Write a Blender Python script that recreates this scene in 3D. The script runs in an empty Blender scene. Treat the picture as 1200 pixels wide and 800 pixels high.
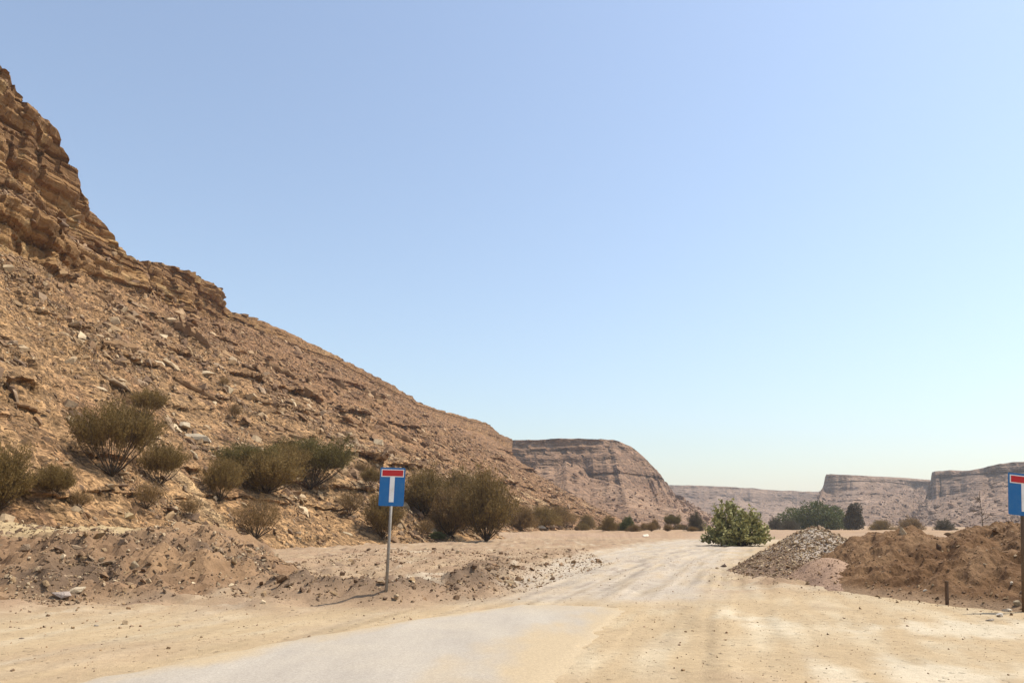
import bpy, bmesh, math, random
import numpy as np
from mathutils import Vector, Matrix, Quaternion

random.seed(7)
rng = np.random.default_rng(11)
R = math.radians
sc = bpy.context.scene
col = sc.collection

# ------------------------------------------------------------------ camera
F = 880.0                      # focal length in pixels of a 1200 px wide frame
PITCH = math.atan2(212.0, F)   # horizon sits 212 px below the frame centre
CAM_H = 1.55
cam_d = bpy.data.cameras.new('camera')
cam_d.sensor_fit = 'HORIZONTAL'
cam_d.sensor_width = 36.0
cam_d.lens = 36.0 * F / 1200.0
cam_d.clip_start = 0.05
cam_d.clip_end = 6000.0
cam = bpy.data.objects.new('camera', cam_d)
cam.location = (0, 0, CAM_H)
cam.rotation_euler = (math.pi / 2 + PITCH, 0, 0)
col.objects.link(cam)
sc.camera = cam
CP, SP = math.cos(PITCH), math.sin(PITCH)

# ------------------------------------------------------------------ light
SUN_AZ, SUN_EL = R(80), R(60)          # azimuth clockwise from the view axis
SKY_STRENGTH = 0.122
EXPOSURE = 0.58
w = bpy.data.worlds.new('World')
sc.world = w
w.use_nodes = True
wn = w.node_tree
bg = wn.nodes['Background']
sky = wn.nodes.new('ShaderNodeTexSky')
sky.sky_type = 'NISHITA'
sky.sun_disc = False
sky.sun_elevation = SUN_EL
sky.sun_rotation = SUN_AZ
sky.altitude = 0
sky.air_density = 1.5
sky.dust_density = 1.0
sky.ozone_density = 6.0
hs_ = wn.nodes.new('ShaderNodeHueSaturation')     # hazy desert air: paler than the clean-air sky
hs_.inputs['Hue'].default_value = 0.5
hs_.inputs['Saturation'].default_value = 0.79
hs_.inputs['Value'].default_value = 0.98
wn.links.new(sky.outputs[0], hs_.inputs['Color'])
wn.links.new(hs_.outputs[0], bg.inputs[0])
bg.inputs[1].default_value = SKY_STRENGTH
sun_d = bpy.data.lights.new('sun', 'SUN')
sun_d.energy = 4.0
sun_d.angle = R(0.53)
sun_d.color = (1.0, 0.93, 0.82)
sun = bpy.data.objects.new('sun', sun_d)
SV = Vector((math.sin(SUN_AZ) * math.cos(SUN_EL), math.cos(SUN_AZ) * math.cos(SUN_EL), math.sin(SUN_EL)))
sun.rotation_euler = (-SV).to_track_quat('-Z', 'Y').to_euler()
sun.location = SV * 200
col.objects.link(sun)
vs = sc.view_settings
vs.view_transform = 'Standard'
vs.look = 'None'
vs.exposure = EXPOSURE
vs.gamma = 1.0
vs.use_curve_mapping = False

# ------------------------------------------------------------------ helpers
def ray(u, v):
    """unit-depth world direction through a point of the 1200x800 frame"""
    x, y = (u - 600.0) / F, (400.0 - v) / F
    return np.array([x, CP - y * SP, SP + y * CP])

def unproj(u, v, r):
    """world point at horizontal distance r from the camera"""
    d = ray(u, v)
    t = r / math.hypot(d[0], d[1])
    return np.array([d[0] * t, d[1] * t, CAM_H + d[2] * t])

def project(P):
    P = np.asarray(P, float)
    q = P - np.array([0, 0, CAM_H])
    zc = q[..., 1] * CP + q[..., 2] * SP
    yc = -q[..., 1] * SP + q[..., 2] * CP
    zs = np.where(zc > 0.1, zc, 0.1)
    return 600 + F * q[..., 0] / zs, 400 - F * yc / zs, zc

D = np.array([0.2606, 0.9654])      # valley direction
N = np.array([-0.9654, 0.2606])     # towards the left hillside
def sw(s, w_):
    return s * D[0] + w_ * N[0], s * D[1] + w_ * N[1]

def _hash(ix, iy, iz, seed):
    h = (ix.astype(np.int64) * 374761393 + iy.astype(np.int64) * 668265263 + iz.astype(np.int64) * 2147483647 + seed * 974634777) & 0xffffffff
    h = ((h ^ (h >> 13)) * 1274126177) & 0xffffffff
    h = ((h ^ (h >> 16)) * 2246822519) & 0xffffffff
    return (h ^ (h >> 15)) & 0xffffffff

def vnoise(x, y, z=0.0, seed=0):
    """gradient noise in about -1..1"""
    x, y, z = np.broadcast_arrays(np.asarray(x, float), np.asarray(y, float), np.asarray(z, float))
    xi, yi, zi = np.floor(x), np.floor(y), np.floor(z)
    fx, fy, fz = x - xi, y - yi, z - zi
    ux, uy, uz = [f * f * f * (f * (f * 6 - 15) + 10) for f in (fx, fy, fz)]
    out = 0
    for dx in (0, 1):
        wx = ux if dx else 1 - ux
        for dy in (0, 1):
            wy = uy if dy else 1 - uy
            for dz in (0, 1):
                wz = uz if dz else 1 - uz
                h = _hash(xi + dx, yi + dy, zi + dz, seed)
                a = (h & 1023) / 1023.0 * 6.28318
                b = ((h >> 10) & 1023) / 1023.0 * 2 - 1
                c = np.sqrt(1 - b * b)
                g = np.cos(a) * c * (fx - dx) + np.sin(a) * c * (fy - dy) + b * (fz - dz)
                out = out + wx * wy * wz * g
    return out * 1.6

def fbm(x, y, z=0.0, oct=4, seed=0, gain=0.5, ridged=False):
    s, a, f = 0, 1.0, 1.0
    for k in range(oct):
        n = vnoise(x * f, y * f, z * f, seed + k)
        if ridged:
            n = 1 - 2 * np.abs(n)
        s = s + a * n
        a *= gain
        f *= 2.03
    return s

def sstep(a, b, x):
    t = np.clip((x - a) / (b - a), 0, 1)
    return t * t * (3 - 2 * t)

def mixc(a, b, t):
    a, b = np.asarray(a, float), np.asarray(b, float)
    t = np.asarray(t)[..., None]
    return a * (1 - t) + b * t

def tag(o, label=None, cat=None, group=None, kind=None):
    if label: o['label'] = label
    if cat: o['category'] = cat
    if group: o['group'] = group
    if kind: o['kind'] = kind
    return o

def new_obj(name, data, parent=None):
    o = bpy.data.objects.new(name, data)
    col.objects.link(o)
    if parent: o.parent = parent
    return o

def empty(name, loc=(0, 0, 0), rz=0.0):
    o = bpy.data.objects.new(name, None)
    o.location = loc
    o.rotation_euler = (0, 0, rz)
    o.empty_display_size = 0.3
    col.objects.link(o)
    return o

def mesh_np(name, V, Fc, mat=None, smooth=True, colors=None):
    """V (n,3), Fc (m,k) with constant k"""
    V = np.ascontiguousarray(V, dtype=np.float32)
    Fc = np.ascontiguousarray(Fc, dtype=np.int32)
    me = bpy.data.meshes.new(name)
    m, k = Fc.shape
    me.vertices.add(len(V)); me.vertices.foreach_set('co', V.ravel())
    me.loops.add(m * k); me.loops.foreach_set('vertex_index', Fc.ravel())
    me.polygons.add(m)
    me.polygons.foreach_set('loop_start', np.arange(0, m * k, k, dtype=np.int32))
    me.polygons.foreach_set('loop_total', np.full(m, k, dtype=np.int32))
    me.polygons.foreach_set('use_smooth', np.full(m, smooth, dtype=bool))
    if colors is not None:
        at = me.color_attributes.new('col', 'FLOAT_COLOR', 'POINT')
        c = np.ones((len(V), 4), dtype=np.float32); c[:, :3] = np.clip(colors, 0, 1)
        at.data.foreach_set('color', c.ravel())
    if mat: me.materials.append(mat)
    me.update(calc_edges=True)
    me.validate()
    return me

def grid_faces(nr, nc):
    i = np.arange(nr - 1)[:, None] * nc + np.arange(nc - 1)[None, :]
    return np.stack([i, i + 1, i + nc + 1, i + nc], -1).reshape(-1, 4)

# ------------------------------------------------------------------ materials
class NT:
    def __init__(s, name, rough=0.9, spec=0.15):
        s.m = bpy.data.materials.new(name); s.m.use_nodes = True
        s.t = s.m.node_tree; s.b = s.t.nodes['Principled BSDF']
        s.b.inputs['Roughness'].default_value = rough
        s.b.inputs['Specular IOR Level'].default_value = spec
    def n(s, typ, **kw):
        nd = s.t.nodes.new(typ)
        for k, v in kw.items():
            if k in nd.inputs: nd.inputs[k].default_value = v
            else: setattr(nd, k, v)
        return nd
    def l(s, a, b): s.t.links.new(a, b)
    def coord(s, scale=(1, 1, 1), rot=(0, 0, 0)):
        tc = s.n('ShaderNodeTexCoord'); mp = s.n('ShaderNodeMapping')
        mp.inputs['Scale'].default_value = scale; mp.inputs['Rotation'].default_value = rot
        s.l(tc.outputs['Object'], mp.inputs[0]); return mp.outputs[0]
    def noise(s, vec, scale, detail=4, rough=0.6):
        nd = s.n('ShaderNodeTexNoise'); s.l(vec, nd.inputs['Vector'])
        nd.inputs['Scale'].default_value = scale; nd.inputs['Detail'].default_value = detail
        nd.inputs['Roughness'].default_value = rough; return nd.outputs[0]
    def vor(s, vec, scale, out='Color', feature='F1', rnd=1.0):
        nd = s.n('ShaderNodeTexVoronoi', feature=feature); s.l(vec, nd.inputs['Vector'])
        nd.inputs['Scale'].default_value = scale; nd.inputs['Randomness'].default_value = rnd
        return nd.outputs[out]
    def rng(s, val, a, b, c, d):
        nd = s.n('ShaderNodeMapRange'); s.l(val, nd.inputs[0])
        for i, v in enumerate((a, b, c, d)): nd.inputs[i + 1].default_value = v
        return nd.outputs[0]
    def math(s, op, a, b=None):
        nd = s.n('ShaderNodeMath', operation=op)
        for i, v in enumerate((a, b)):
            if v is None: continue
            if hasattr(v, 'links'): s.l(v, nd.inputs[i])
            else: nd.inputs[i].default_value = v
        return nd.outputs[0]
    def mul(s, c, f):
        nd = s.n('ShaderNodeVectorMath', operation='SCALE'); s.l(c, nd.inputs[0]); s.l(f, nd.inputs['Scale'])
        return nd.outputs[0]
    def mix(s, f, a, b):
        nd = s.n('ShaderNodeMix', data_type='RGBA')
        s.l(f, nd.inputs[0]) if hasattr(f, 'links') else setattr(nd.inputs[0], 'default_value', f)
        for i, v in ((6, a), (7, b)):
            if hasattr(v, 'links'): s.l(v, nd.inputs[i])
            else: nd.inputs[i].default_value = (*v, 1)
        return nd.outputs[2]
    def attr(s, name='col'):
        nd = s.n('ShaderNodeAttribute', attribute_name=name); return nd.outputs['Color']
    def base(s, c): 
        if hasattr(c, 'links'): s.l(c, s.b.inputs['Base Color'])
        else: s.b.inputs['Base Color'].default_value = (*c, 1)
    def bump(s, h, dist, strength=1.0, prev=None):
        nd = s.n('ShaderNodeBump'); s.l(h, nd.inputs['Height'])
        nd.inputs['Distance'].default_value = dist; nd.inputs['Strength'].default_value = strength
        if prev: s.l(prev, nd.inputs['Normal'])
        return nd.outputs[0]
    def normal(s, x): s.l(x, s.b.inputs['Normal'])

def rock_mat(name, k=1.0, slab=2.2, mott=0.35):
    """stony ground: albedo from the mesh, broken up by stone-sized mottling and relief; k scales lengths"""
    t = NT(name)
    v0 = t.coord((1, 1, 1), (0, 0, R(15)))
    mp = t.n('ShaderNodeMapping'); mp.inputs['Scale'].default_value = (0.55 / k, 1.1 / k, 1.3 / k)
    t.l(v0, mp.inputs[0]); v = mp.outputs[0]
    nz = t.noise(v, 1.3, 6, 0.65)
    warp = t.n('ShaderNodeVectorMath', operation='ADD')
    nv = t.n('ShaderNodeTexNoise'); t.l(v, nv.inputs['Vector']); nv.inputs['Scale'].default_value = 2.0
    t.l(v, warp.inputs[0]); sc_ = t.n('ShaderNodeVectorMath', operation='SCALE'); sc_.inputs['Scale'].default_value = 0.5
    t.l(nv.outputs['Color'], sc_.inputs[0]); t.l(sc_.outputs[0], warp.inputs[1])
    cell = t.vor(warp.outputs[0], slab)
    sep = t.n('ShaderNodeSeparateColor'); t.l(cell, sep.inputs[0])
    cell2 = t.vor(warp.outputs[0], slab * 3.1)
    sep2 = t.n('ShaderNodeSeparateColor'); t.l(cell2, sep2.inputs[0])
    fine = t.noise(v, 14.0, 5, 0.7)
    f = t.math('MULTIPLY', t.rng(sep.outputs[0], 0, 1, 1 - mott * .8, 1 + mott * .7), t.rng(sep2.outputs[1], 0, 1, 1 - mott, 1 + mott * .8))
    f = t.math('MULTIPLY', f, t.rng(nz, 0.3, 0.7, 0.82, 1.16))
    f = t.math('MULTIPLY', f, t.rng(fine, 0.3, 0.7, 0.85, 1.15))
    t.base(t.mul(t.attr(), f))
    d1 = t.vor(warp.outputs[0], slab, 'Distance', 'DISTANCE_TO_EDGE')
    d2 = t.vor(warp.outputs[0], slab * 3.1, 'Distance')
    h = t.math('ADD', t.math('MULTIPLY', t.math('MINIMUM', d1, 0.12), 2.2), t.math('MULTIPLY', sep.outputs[2], 0.35))
    b = t.bump(h, 0.16 * k, 0.8)
    b = t.bump(d2, 0.10 * k, 0.8, b)
    b = t.bump(nz, 0.35 * k, 0.7, b)
    b = t.bump(fine, 0.05 * k, 0.8, b)
    t.normal(b)
    return t.m

def cliff_mat(name):
    """bedded limestone: thin level beds, upright cracks, flaking faces"""
    t = NT(name)
    v = t.coord((0.35, 0.35, 2.2)); vb = t.coord((1.3, 1.3, 0.45)); vi = t.coord((1, 1, 1))
    beds = t.noise(v, 1.0, 6, 0.62); crack = t.vor(vb, 0.55, 'Distance', 'DISTANCE_TO_EDGE'); flake = t.noise(vi, 3.2, 6, 0.68); fine = t.noise(vi, 14.0, 4, 0.7)
    ck = t.rng(crack, 0.0, 0.05, 0, 1)
    f = t.math('MULTIPLY', t.rng(beds, 0.3, 0.7, 0.72, 1.22), t.rng(flake, 0.3, 0.7, 0.78, 1.2))
    t.base(t.mul(t.attr(), f))
    b = t.bump(beds, 0.5, 0.9); b = t.bump(ck, 0.12, 0.7, b); b = t.bump(flake, 0.16, 0.9, b); b = t.bump(fine, 0.03, 0.8, b)
    t.normal(b)
    return t.m

def soil_mat(name, peb=9.0, rel=1.0):
    """loose soil or sand: albedo from the mesh, grain, small pebbles"""
    t = NT(name, 0.95, 0.1)
    v = t.coord()
    a = t.noise(v, 0.9, 6, 0.6); b_ = t.noise(v, 7.0, 6, 0.7); c = t.noise(v, 60.0, 3, 0.7)
    cell = t.vor(v, peb); sep = t.n('ShaderNodeSeparateColor'); t.l(cell, sep.inputs[0])
    dist = t.vor(v, peb, 'Distance')
    peb_m = t.math('MULTIPLY', t.rng(sep.outputs[0], 0.80, 0.86, 0, 1), t.rng(dist, 0.22, 0.34, 1, 0))
    f = t.math('MULTIPLY', t.rng(a, 0.3, 0.7, 0.90, 1.09), t.rng(b_, 0.25, 0.75, 0.84, 1.14))
    f = t.math('MULTIPLY', f, t.rng(c, 0.25, 0.75, 0.84, 1.14))
    f = t.math('MULTIPLY', f, t.math('ADD', 1.0, t.math('MULTIPLY', peb_m, t.rng(sep.outputs[1], 0, 1, -0.38, 0.15))))
    t.base(t.mul(t.attr(), f))
    n1 = t.bump(b_, 0.05 * rel, 0.6)
    n1 = t.bump(c, 0.012 * rel, 0.7, n1)
    n1 = t.bump(peb_m, 0.02 * rel, 0.9, n1)
    t.normal(n1)
    return t.m

M = {}
M['hill'] = rock_mat('hill_rock', 0.7, 1.7, 0.58)
M['cliff'] = cliff_mat('bedded_cliff')
M['mesa'] = rock_mat('mesa_rock', 5.0, 1.5, 0.36)
M['ground'] = soil_mat('sandy_ground')
M['mound'] = soil_mat('mound_soil', 11.0, 1.8)

def road_material():
    t = NT('dusty_asphalt', 0.85, 0.25)
    v = t.coord(); vs_ = t.coord((1.0, 0.16, 1.0), (0, 0, R(-14)))
    big = t.noise(v, 0.55, 5, 0.6); st = t.noise(vs_, 1.6, 5, 0.6); fine = t.noise(v, 45.0, 4, 0.75)
    agg = t.vor(v, 70.0); sep = t.n('ShaderNodeSeparateColor'); t.l(agg, sep.inputs[0])
    base = t.mix(t.rng(st, 0.35, 0.68, 0, 1), (0.335, 0.288, 0.232), (0.405, 0.352, 0.282))
    base = t.mix(t.rng(big, 0.42, 0.66, 0, 0.6), base, (0.43, 0.365, 0.275))
    f = t.math('MULTIPLY', t.rng(fine, 0.25, 0.75, 0.86, 1.12), t.rng(sep.outputs[0], 0, 1, 0.84, 1.08))
    sc_ = t.n('ShaderNodeSeparateColor'); t.l(t.attr(), sc_.inputs[0])
    dust = t.math('MULTIPLY', sc_.outputs[0], t.rng(t.math('ADD', st, t.math('MULTIPLY', big, .5)), 0.55, 0.85, 0.75, 1.2))
    base = t.mix(dust, base, (0.425, 0.325, 0.20))
    t.base(t.mul(base, f))
    n1 = t.bump(fine, 0.006, 0.6); n1 = t.bump(sep.outputs[1], 0.004, 0.5, n1)
    t.normal(n1)
    return t.m
M['road'] = road_material()

def stone_mat(name):
    t = NT(name, 0.9, 0.15)
    v = t.coord(); a = t.noise(v, 6.0, 5, 0.7); b_ = t.noise(v, 30.0, 3, 0.7)
    f = t.math('MULTIPLY', t.rng(a, 0.3, 0.7, 0.78, 1.2), t.rng(b_, 0.3, 0.7, 0.9, 1.1))
    t.base(t.mul(t.attr(), f)); t.normal(t.bump(a, 0.04, 0.8))
    return t.m
M['stone'] = stone_mat('loose_stone')

def leaf_mat(name, c0, c1, trans=0.25):
    t = NT(name, 0.7, 0.2)
    oi = t.n('ShaderNodeObjectInfo')
    sepc = t.n('ShaderNodeSeparateColor'); t.l(t.attr(), sepc.inputs[0])
    k = t.math('ADD', t.math('MULTIPLY', sepc.outputs[0], 0.75), t.math('MULTIPLY', oi.outputs['Random'], 0.25))
    c = t.mix(k, c0, c1)
    t.base(c)
    tr = t.n('ShaderNodeBsdfTranslucent'); t.l(c, tr.inputs[0])
    ms = t.n('ShaderNodeMixShader'); ms.inputs[0].default_value = trans
    out = t.t.nodes['Material Output']
    t.l(t.b.outputs[0], ms.inputs[1]); t.l(tr.outputs[0], ms.inputs[2]); t.l(ms.outputs[0], out.inputs[0])
    return t.m
M['leaf_dry'] = leaf_mat('dry_olive_foliage', (0.105, 0.067, 0.021), (0.30, 0.198, 0.066), 0.3)
M['leaf_brown'] = leaf_mat('brown_twig_foliage', (0.125, 0.074, 0.028), (0.31, 0.195, 0.076), 0.3)
M['leaf_olive'] = leaf_mat('dark_olive_foliage', (0.075, 0.060, 0.018), (0.21, 0.165, 0.052), 0.3)
M['leaf_green'] = leaf_mat('green_foliage', (0.042, 0.055, 0.019), (0.17, 0.185, 0.06), 0.25)
M['leaf_grey'] = leaf_mat('grey_green_foliage', (0.060, 0.052, 0.034), (0.14, 0.12, 0.075), 0.15)
M['leaf_pale'] = leaf_mat('broad_pale_leaf', (0.080, 0.078, 0.022), (0.44, 0.41, 0.17), 0.18)
M['leaf_yellow'] = leaf_mat('yellow_green_foliage', (0.14, 0.12, 0.035), (0.30, 0.25, 0.08), 0.2)

def bark_mat():
    t = NT('bark', 0.9, 0.1); v = t.coord((1, 1, 0.25)); a = t.noise(v, 25.0, 4, 0.7)
    t.base(t.mix(t.rng(a, 0.3, 0.7, 0, 1), (0.045, 0.028, 0.017), (0.12, 0.085, 0.055)))
    t.normal(t.bump(a, 0.01, 0.8)); return t.m
M['bark'] = bark_mat()

def paint_mat(name, c, c2, rough=0.45, metal=0.0, scale=7.0):
    t = NT(name, rough, 0.4); v = t.coord(); a = t.noise(v, scale, 6, 0.65); b_ = t.noise(v, scale * 9, 3, 0.6)
    k = t.math('MULTIPLY', t.rng(a, 0.42, 0.72, 0, 1), t.rng(b_, 0.35, 0.65, 0.3, 1))
    t.base(t.mix(k, c, c2)); t.b.inputs['Metallic'].default_value = metal
    t.l(t.rng(a, 0.3, 0.7, rough, min(1, rough + .3)), t.b.inputs['Roughness'])
    t.normal(t.bump(b_, 0.0006, 0.4)); return t.m
M['blue'] = paint_mat('blue_sign_paint', (0.004, 0.125, 0.36), (0.05, 0.17, 0.35))
M['red'] = paint_mat('red_sign_paint', (0.50, 0.012, 0.018), (0.42, 0.05, 0.04))
M['white'] = paint_mat('white_sign_paint', (0.80, 0.80, 0.78), (0.60, 0.57, 0.50))
M['steel'] = paint_mat('galvanised_post', (0.30, 0.28, 0.25), (0.20, 0.15, 0.10), 0.6, 0.3)
M['rust'] = paint_mat('rusty_brown_post', (0.12, 0.075, 0.045), (0.20, 0.15, 0.10), 0.75, 0.1)
M['backmetal'] = paint_mat('bare_sign_back', (0.42, 0.42, 0.41), (0.28, 0.25, 0.22), 0.55, 0.4)
M['wood'] = paint_mat('weathered_wood', (0.10, 0.06, 0.035), (0.17, 0.11, 0.07), 0.9, 0.0, 20)
M['board'] = paint_mat('pale_board', (0.72, 0.66, 0.55), (0.55, 0.47, 0.36), 0.8)

# ------------------------------------------------------------------ ground
def poly_sdist(x, y, pts):
    """distance to an open polyline, signed: positive on its left side"""
    best = np.full(x.shape, 1e9); sgn = np.ones(x.shape)
    for (ax, ay), (bx, by) in zip(pts[:-1], pts[1:]):
        dx, dy = bx - ax, by - ay
        t = np.clip(((x - ax) * dx + (y - ay) * dy) / (dx * dx + dy * dy), 0, 1)
        qx, qy = x - (ax + t * dx), y - (ay + t * dy)
        d = np.hypot(qx, qy)
        c = dx * (y - ay) - dy * (x - ax)
        up = d < best - 1e-9
        best = np.where(up, d, best); sgn = np.where(up, np.where(c >= 0, 1, -1), sgn)
    return best * sgn

BANK = [(-70, 2), (-25, 11.2), (-14, 13.6), (-9.6, 14.6), (-7.7, 15.6), (-6.0, 16.6), (-4.9, 17.6), (-5.2, 19.6), (-6.0, 22.5), (-7.4, 26), (-9.6, 32), (-11.5, 38), (-13, 44)]
ROAD_L = [(-5.6, 4.0), (-4.9, 6.6), (-4.35, 8.26), (-3.35, 10.5), (-1.7, 13.1), (-0.6, 14.5), (0.25, 15.5)]
ROAD_R = [(-0.7, 2.0), (0.2, 7.2), (0.55, 8.6), (1.0, 10.2), (1.6, 12.6), (2.15, 15.1)]
TRACK = [(-1.8, 2.0), (-0.6, 9), (1.2, 15.5), (3.6, 24), (6.6, 34), (10.8, 46), (16.0, 60), (23, 76), (40, 100)]
BERM = [(-3.0, 72), (4, 74), (12, 76), (24, 77), (40, 74), (60, 70)]

def in_poly(x, y, poly):
    c = np.zeros(x.shape, bool)
    for (x1, y1), (x2, y2) in zip(poly, poly[1:] + poly[:1]):
        if y1 == y2: continue
        k = ((y1 > y) != (y2 > y)) & (x < (x2 - x1) * (y - y1) / (y2 - y1) + x1)
        c ^= k
    return c

def ground_fields(x, y):
    n_big = fbm(x / 9, y / 9, oct=3, seed=3)
    n_mid = fbm(x / 1.7, y / 1.7, oct=4, seed=9)
    n_fin = fbm(x / 0.45, y / 0.45, oct=3, seed=15)
    sd = poly_sdist(x, y, BANK) + 0.5 * vnoise(x / 2.2, y / 2.2, 0, 31) + 0.22 * vnoise(x / 0.8, y / 0.8, 0, 32)
    tr = np.abs(poly_sdist(x, y, TRACK))
    trw = 2.0 + np.clip(y, 0, 60) * 0.038
    flat = 1 - sstep(trw * 0.85, trw * 1.35 + 0.4, tr + 0.45 * n_mid)
    z = 0.02 * n_big
    # disturbed ground left of the track
    rough = (1 - flat) * sstep(14.5, 17.5, y - 0.32 * x) * (1 - sstep(60, 90, y))
    z = z + rough * (0.08 * n_mid + 0.065 * n_fin + 0.11 * np.maximum(fbm(x / 3.1, y / 1.3, oct=3, seed=40, ridged=True), 0))
    # low gravel berm under the left sign
    b1 = poly_sdist(x, y, [(-5.4, 17.2), (-3.9, 16.4), (-2.4, 16.1), (-1.2, 17.3), (-0.7, 20.0), (-0.5, 24.0), (-0.2, 30.0)])
    berm1 = np.exp(-(b1 / 0.7) ** 2) * (0.6 + 0.5 * n_mid + 0.35 * n_fin)
    ends = sstep(-6.5, -4.5, x) * (1 - sstep(25, 32, y)) * (1 - 0.45 * sstep(18, 21, y))
    z = z + 0.42 * np.clip(berm1, 0, 2) * ends
    # bank of dumped earth at the hill foot
    rill = vnoise((x * 0.8 + y * 0.6) / 0.9, (x * -0.6 + y * 0.8) / 5.0, 0, 50)
    up = sstep(0.0, 3.6, sd + 0.35 * rill * np.clip(sd, 0, 1))
    hgt = 0.90 + 0.09 * np.clip(sd - 4.0, 0, 7) + 0.18 * vnoise(x / 4.0, y / 4.0, 0, 51)
    z = z + up * hgt + sstep(0.1, 0.8, sd) * (1 - .65 * sstep(3.8, 5.2, sd)) * (0.11 * n_mid + 0.085 * n_fin + 0.15 * np.maximum(fbm(x / 1.0, y / 1.0, oct=4, seed=53, ridged=True, gain=.6), -.3) + 0.07 * np.abs(rill) * (1 - up))
    lip = np.exp(-((sd - 3.3) / 0.8) ** 2)
    z = z + lip * (0.05 + 0.14 * n_mid)
    # low step beyond the far bend of the track
    b2 = poly_sdist(x, y, BERM)
    step = sstep(-0.8, 1.6, b2 + 0.6 * vnoise(x / 4, y / 4, 0, 61)) * (1 - sstep(30, 60, b2))
    z = z + 0.55 * step * sstep(60, 70, y) * (1 - sstep(40, 80, np.abs(x - 15))) + step * 0.12 * n_mid
    # wheel ruts along the track
    trs = poly_sdist(x, y, TRACK)
    rut = np.exp(-((np.abs(trs + 0.2) - 0.85) / 0.22) ** 2) + 0.7 * np.exp(-((np.abs(trs + 2.0) - 0.8) / 0.22) ** 2)
    off_road = sstep(15.5, 18, y) + sstep(1.5, 4, x - 0.24 * y + 1.0)
    off_road = np.clip(off_road, 0, 1)
    tmz = fbm(trs / 0.24, y / 8.0, oct=3, seed=96)
    z = z - 0.016 * np.clip(tmz, -1, 1) * (1 - sstep(3, 7, np.abs(trs))) * off_road
    z = z - 0.035 * rut * flat * off_road + 0.012 * n_fin * off_road
    near = 1 - sstep(120, 400, np.hypot(x, y))
    z = z * near
    # keep the bed of the asphalt flat
    poly = ROAD_L + ROAD_R[::-1]
    inside = in_poly(x, y, poly)
    rd = np.minimum(np.abs(poly_sdist(x, y, ROAD_L)), np.minimum(np.abs(poly_sdist(x, y, ROAD_R)), np.abs(poly_sdist(x, y, [ROAD_L[-1], ROAD_R[-1]]))))
    rd = np.where(inside, 0, rd)
    k = sstep(0.0, 0.9, rd)
    z = z * k - 0.012 * (1 - k)
    # ---- albedo
    sand = np.array([0.40, 0.296, 0.175]); sand2 = np.array([0.44, 0.348, 0.225])
    tan = np.array([0.345, 0.24, 0.145]); pink = np.array([0.295, 0.196, 0.12])
    grey = np.array([0.415, 0.35, 0.272]); pale = np.array([0.52, 0.44, 0.32])
    brown = np.array([0.23, 0.14, 0.078]); dark = np.array([0.125, 0.085, 0.056])
    stretch = fbm((x * .26 + y * .97) / 3.5, (x * .97 - y * .26) / 0.55, oct=4, seed=70)
    c = mixc(np.broadcast_to(sand, x.shape + (3,)), sand2, sstep(-0.3, 0.6, stretch))
    c = mixc(c, tan, np.clip(sstep(0.0, 0.8, n_big + 0.5 * n_mid + .5 * stretch) * 0.6, 0, 1))
    c = mixc(c, pink, rough * np.clip(0.75 + 0.4 * n_mid, 0, 1))
    c = mixc(c, dark * 1.2, rough * np.clip(sstep(.25, .8, fbm(x / 1.3, y / 2.2, oct=4, seed=83)) * .7, 0, 1))
    c = mixc(c, pale, rough * 0.6 * sstep(0.45, 0.85, fbm(x / 3.5, y / 1.6, oct=3, seed=80)))
    bmk = np.exp(-(b1 / 1.4) ** 2) * ends
    c = mixc(c, pink * .9, np.clip(bmk * 1.2, 0, 1))
    c = mixc(c, grey, np.clip(flat * (1 - np.clip(1.3 * bmk, 0, 1)) * sstep(15, 17, y) * (0.8 + 0.5 * stretch) * sstep(-4.2, -1.2, trs + 0.8 * n_mid), 0, 1))
    c = mixc(c, np.array([0.27, 0.212, 0.158]), np.clip(flat * off_road * np.exp(-((trs - .6) / 2.0) ** 2) * sstep(0.0, 0.7, stretch + 0.35 * n_fin) * 0.9, 0, 1))
    # pale dust patches
    pp = 0.9 * np.exp(-(((x + 2.1) / 1.0) ** 2 + ((y - 19.4) / 1.6) ** 2)) + 1.3 * np.exp(-(((x - 6.9) / 1.6) ** 2 + ((y - 12.0) / 1.1) ** 2)) + np.exp(-(((x - 4.2) / 1.7) ** 2 + ((y - 8.3) / 1.3) ** 2)) \
        + np.exp(-(((x - 9.5) / 2.5) ** 2 + ((y - 11.4) / 1.0) ** 2)) + 0.8 * np.exp(-(((x - 3.9) / .8) ** 2 + ((y - 13.3) / 1.2) ** 2))
    c = mixc(c, np.array([0.54, 0.465, 0.34]), np.clip(sstep(0.35, 1.3, pp + 0.8 * stretch + 0.3 * n_fin) * 0.68, 0, 1))
    bk = sstep(0.0, 0.5, sd)
    bc = mixc(np.broadcast_to(brown, x.shape + (3,)), np.array([0.295, 0.182, 0.098]), sstep(-0.3, 0.6, n_mid + 0.5 * rill))
    bc = mixc(bc, dark, np.clip(sstep(-0.05, 0.5, fbm(x / 2.6, y / 1.8, oct=3, seed=90)) * 0.8 * (1 - sstep(3.5, 5, sd)), 0, 1))
    bc = mixc(bc, np.array([0.40, 0.295, 0.16]), np.clip(sstep(3.6, 4.8, sd) * sstep(-0.3, 0.4, vnoise(x / 5, y / 2, 0, 91) + 0.32), 0, 1))
    c = mixc(c, bc, bk)
    c = mixc(c, dark * 1.15, np.clip(sstep(0.2, 0.8, berm1) * ends, 0, 1) * 0.8)
    # tyre marks drawn out along the track and the shoulder
    tm = fbm(trs / 0.24, y / 8.0, oct=3, seed=96) + 0.5 * fbm(trs / 0.9, y / 14.0, oct=2, seed=97)
    tw = np.clip((flat + 0.5 * (1 - sstep(3, 7, np.abs(trs)))), 0, 1) * (1 - bk) * (1 - rough * .8)
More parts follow.
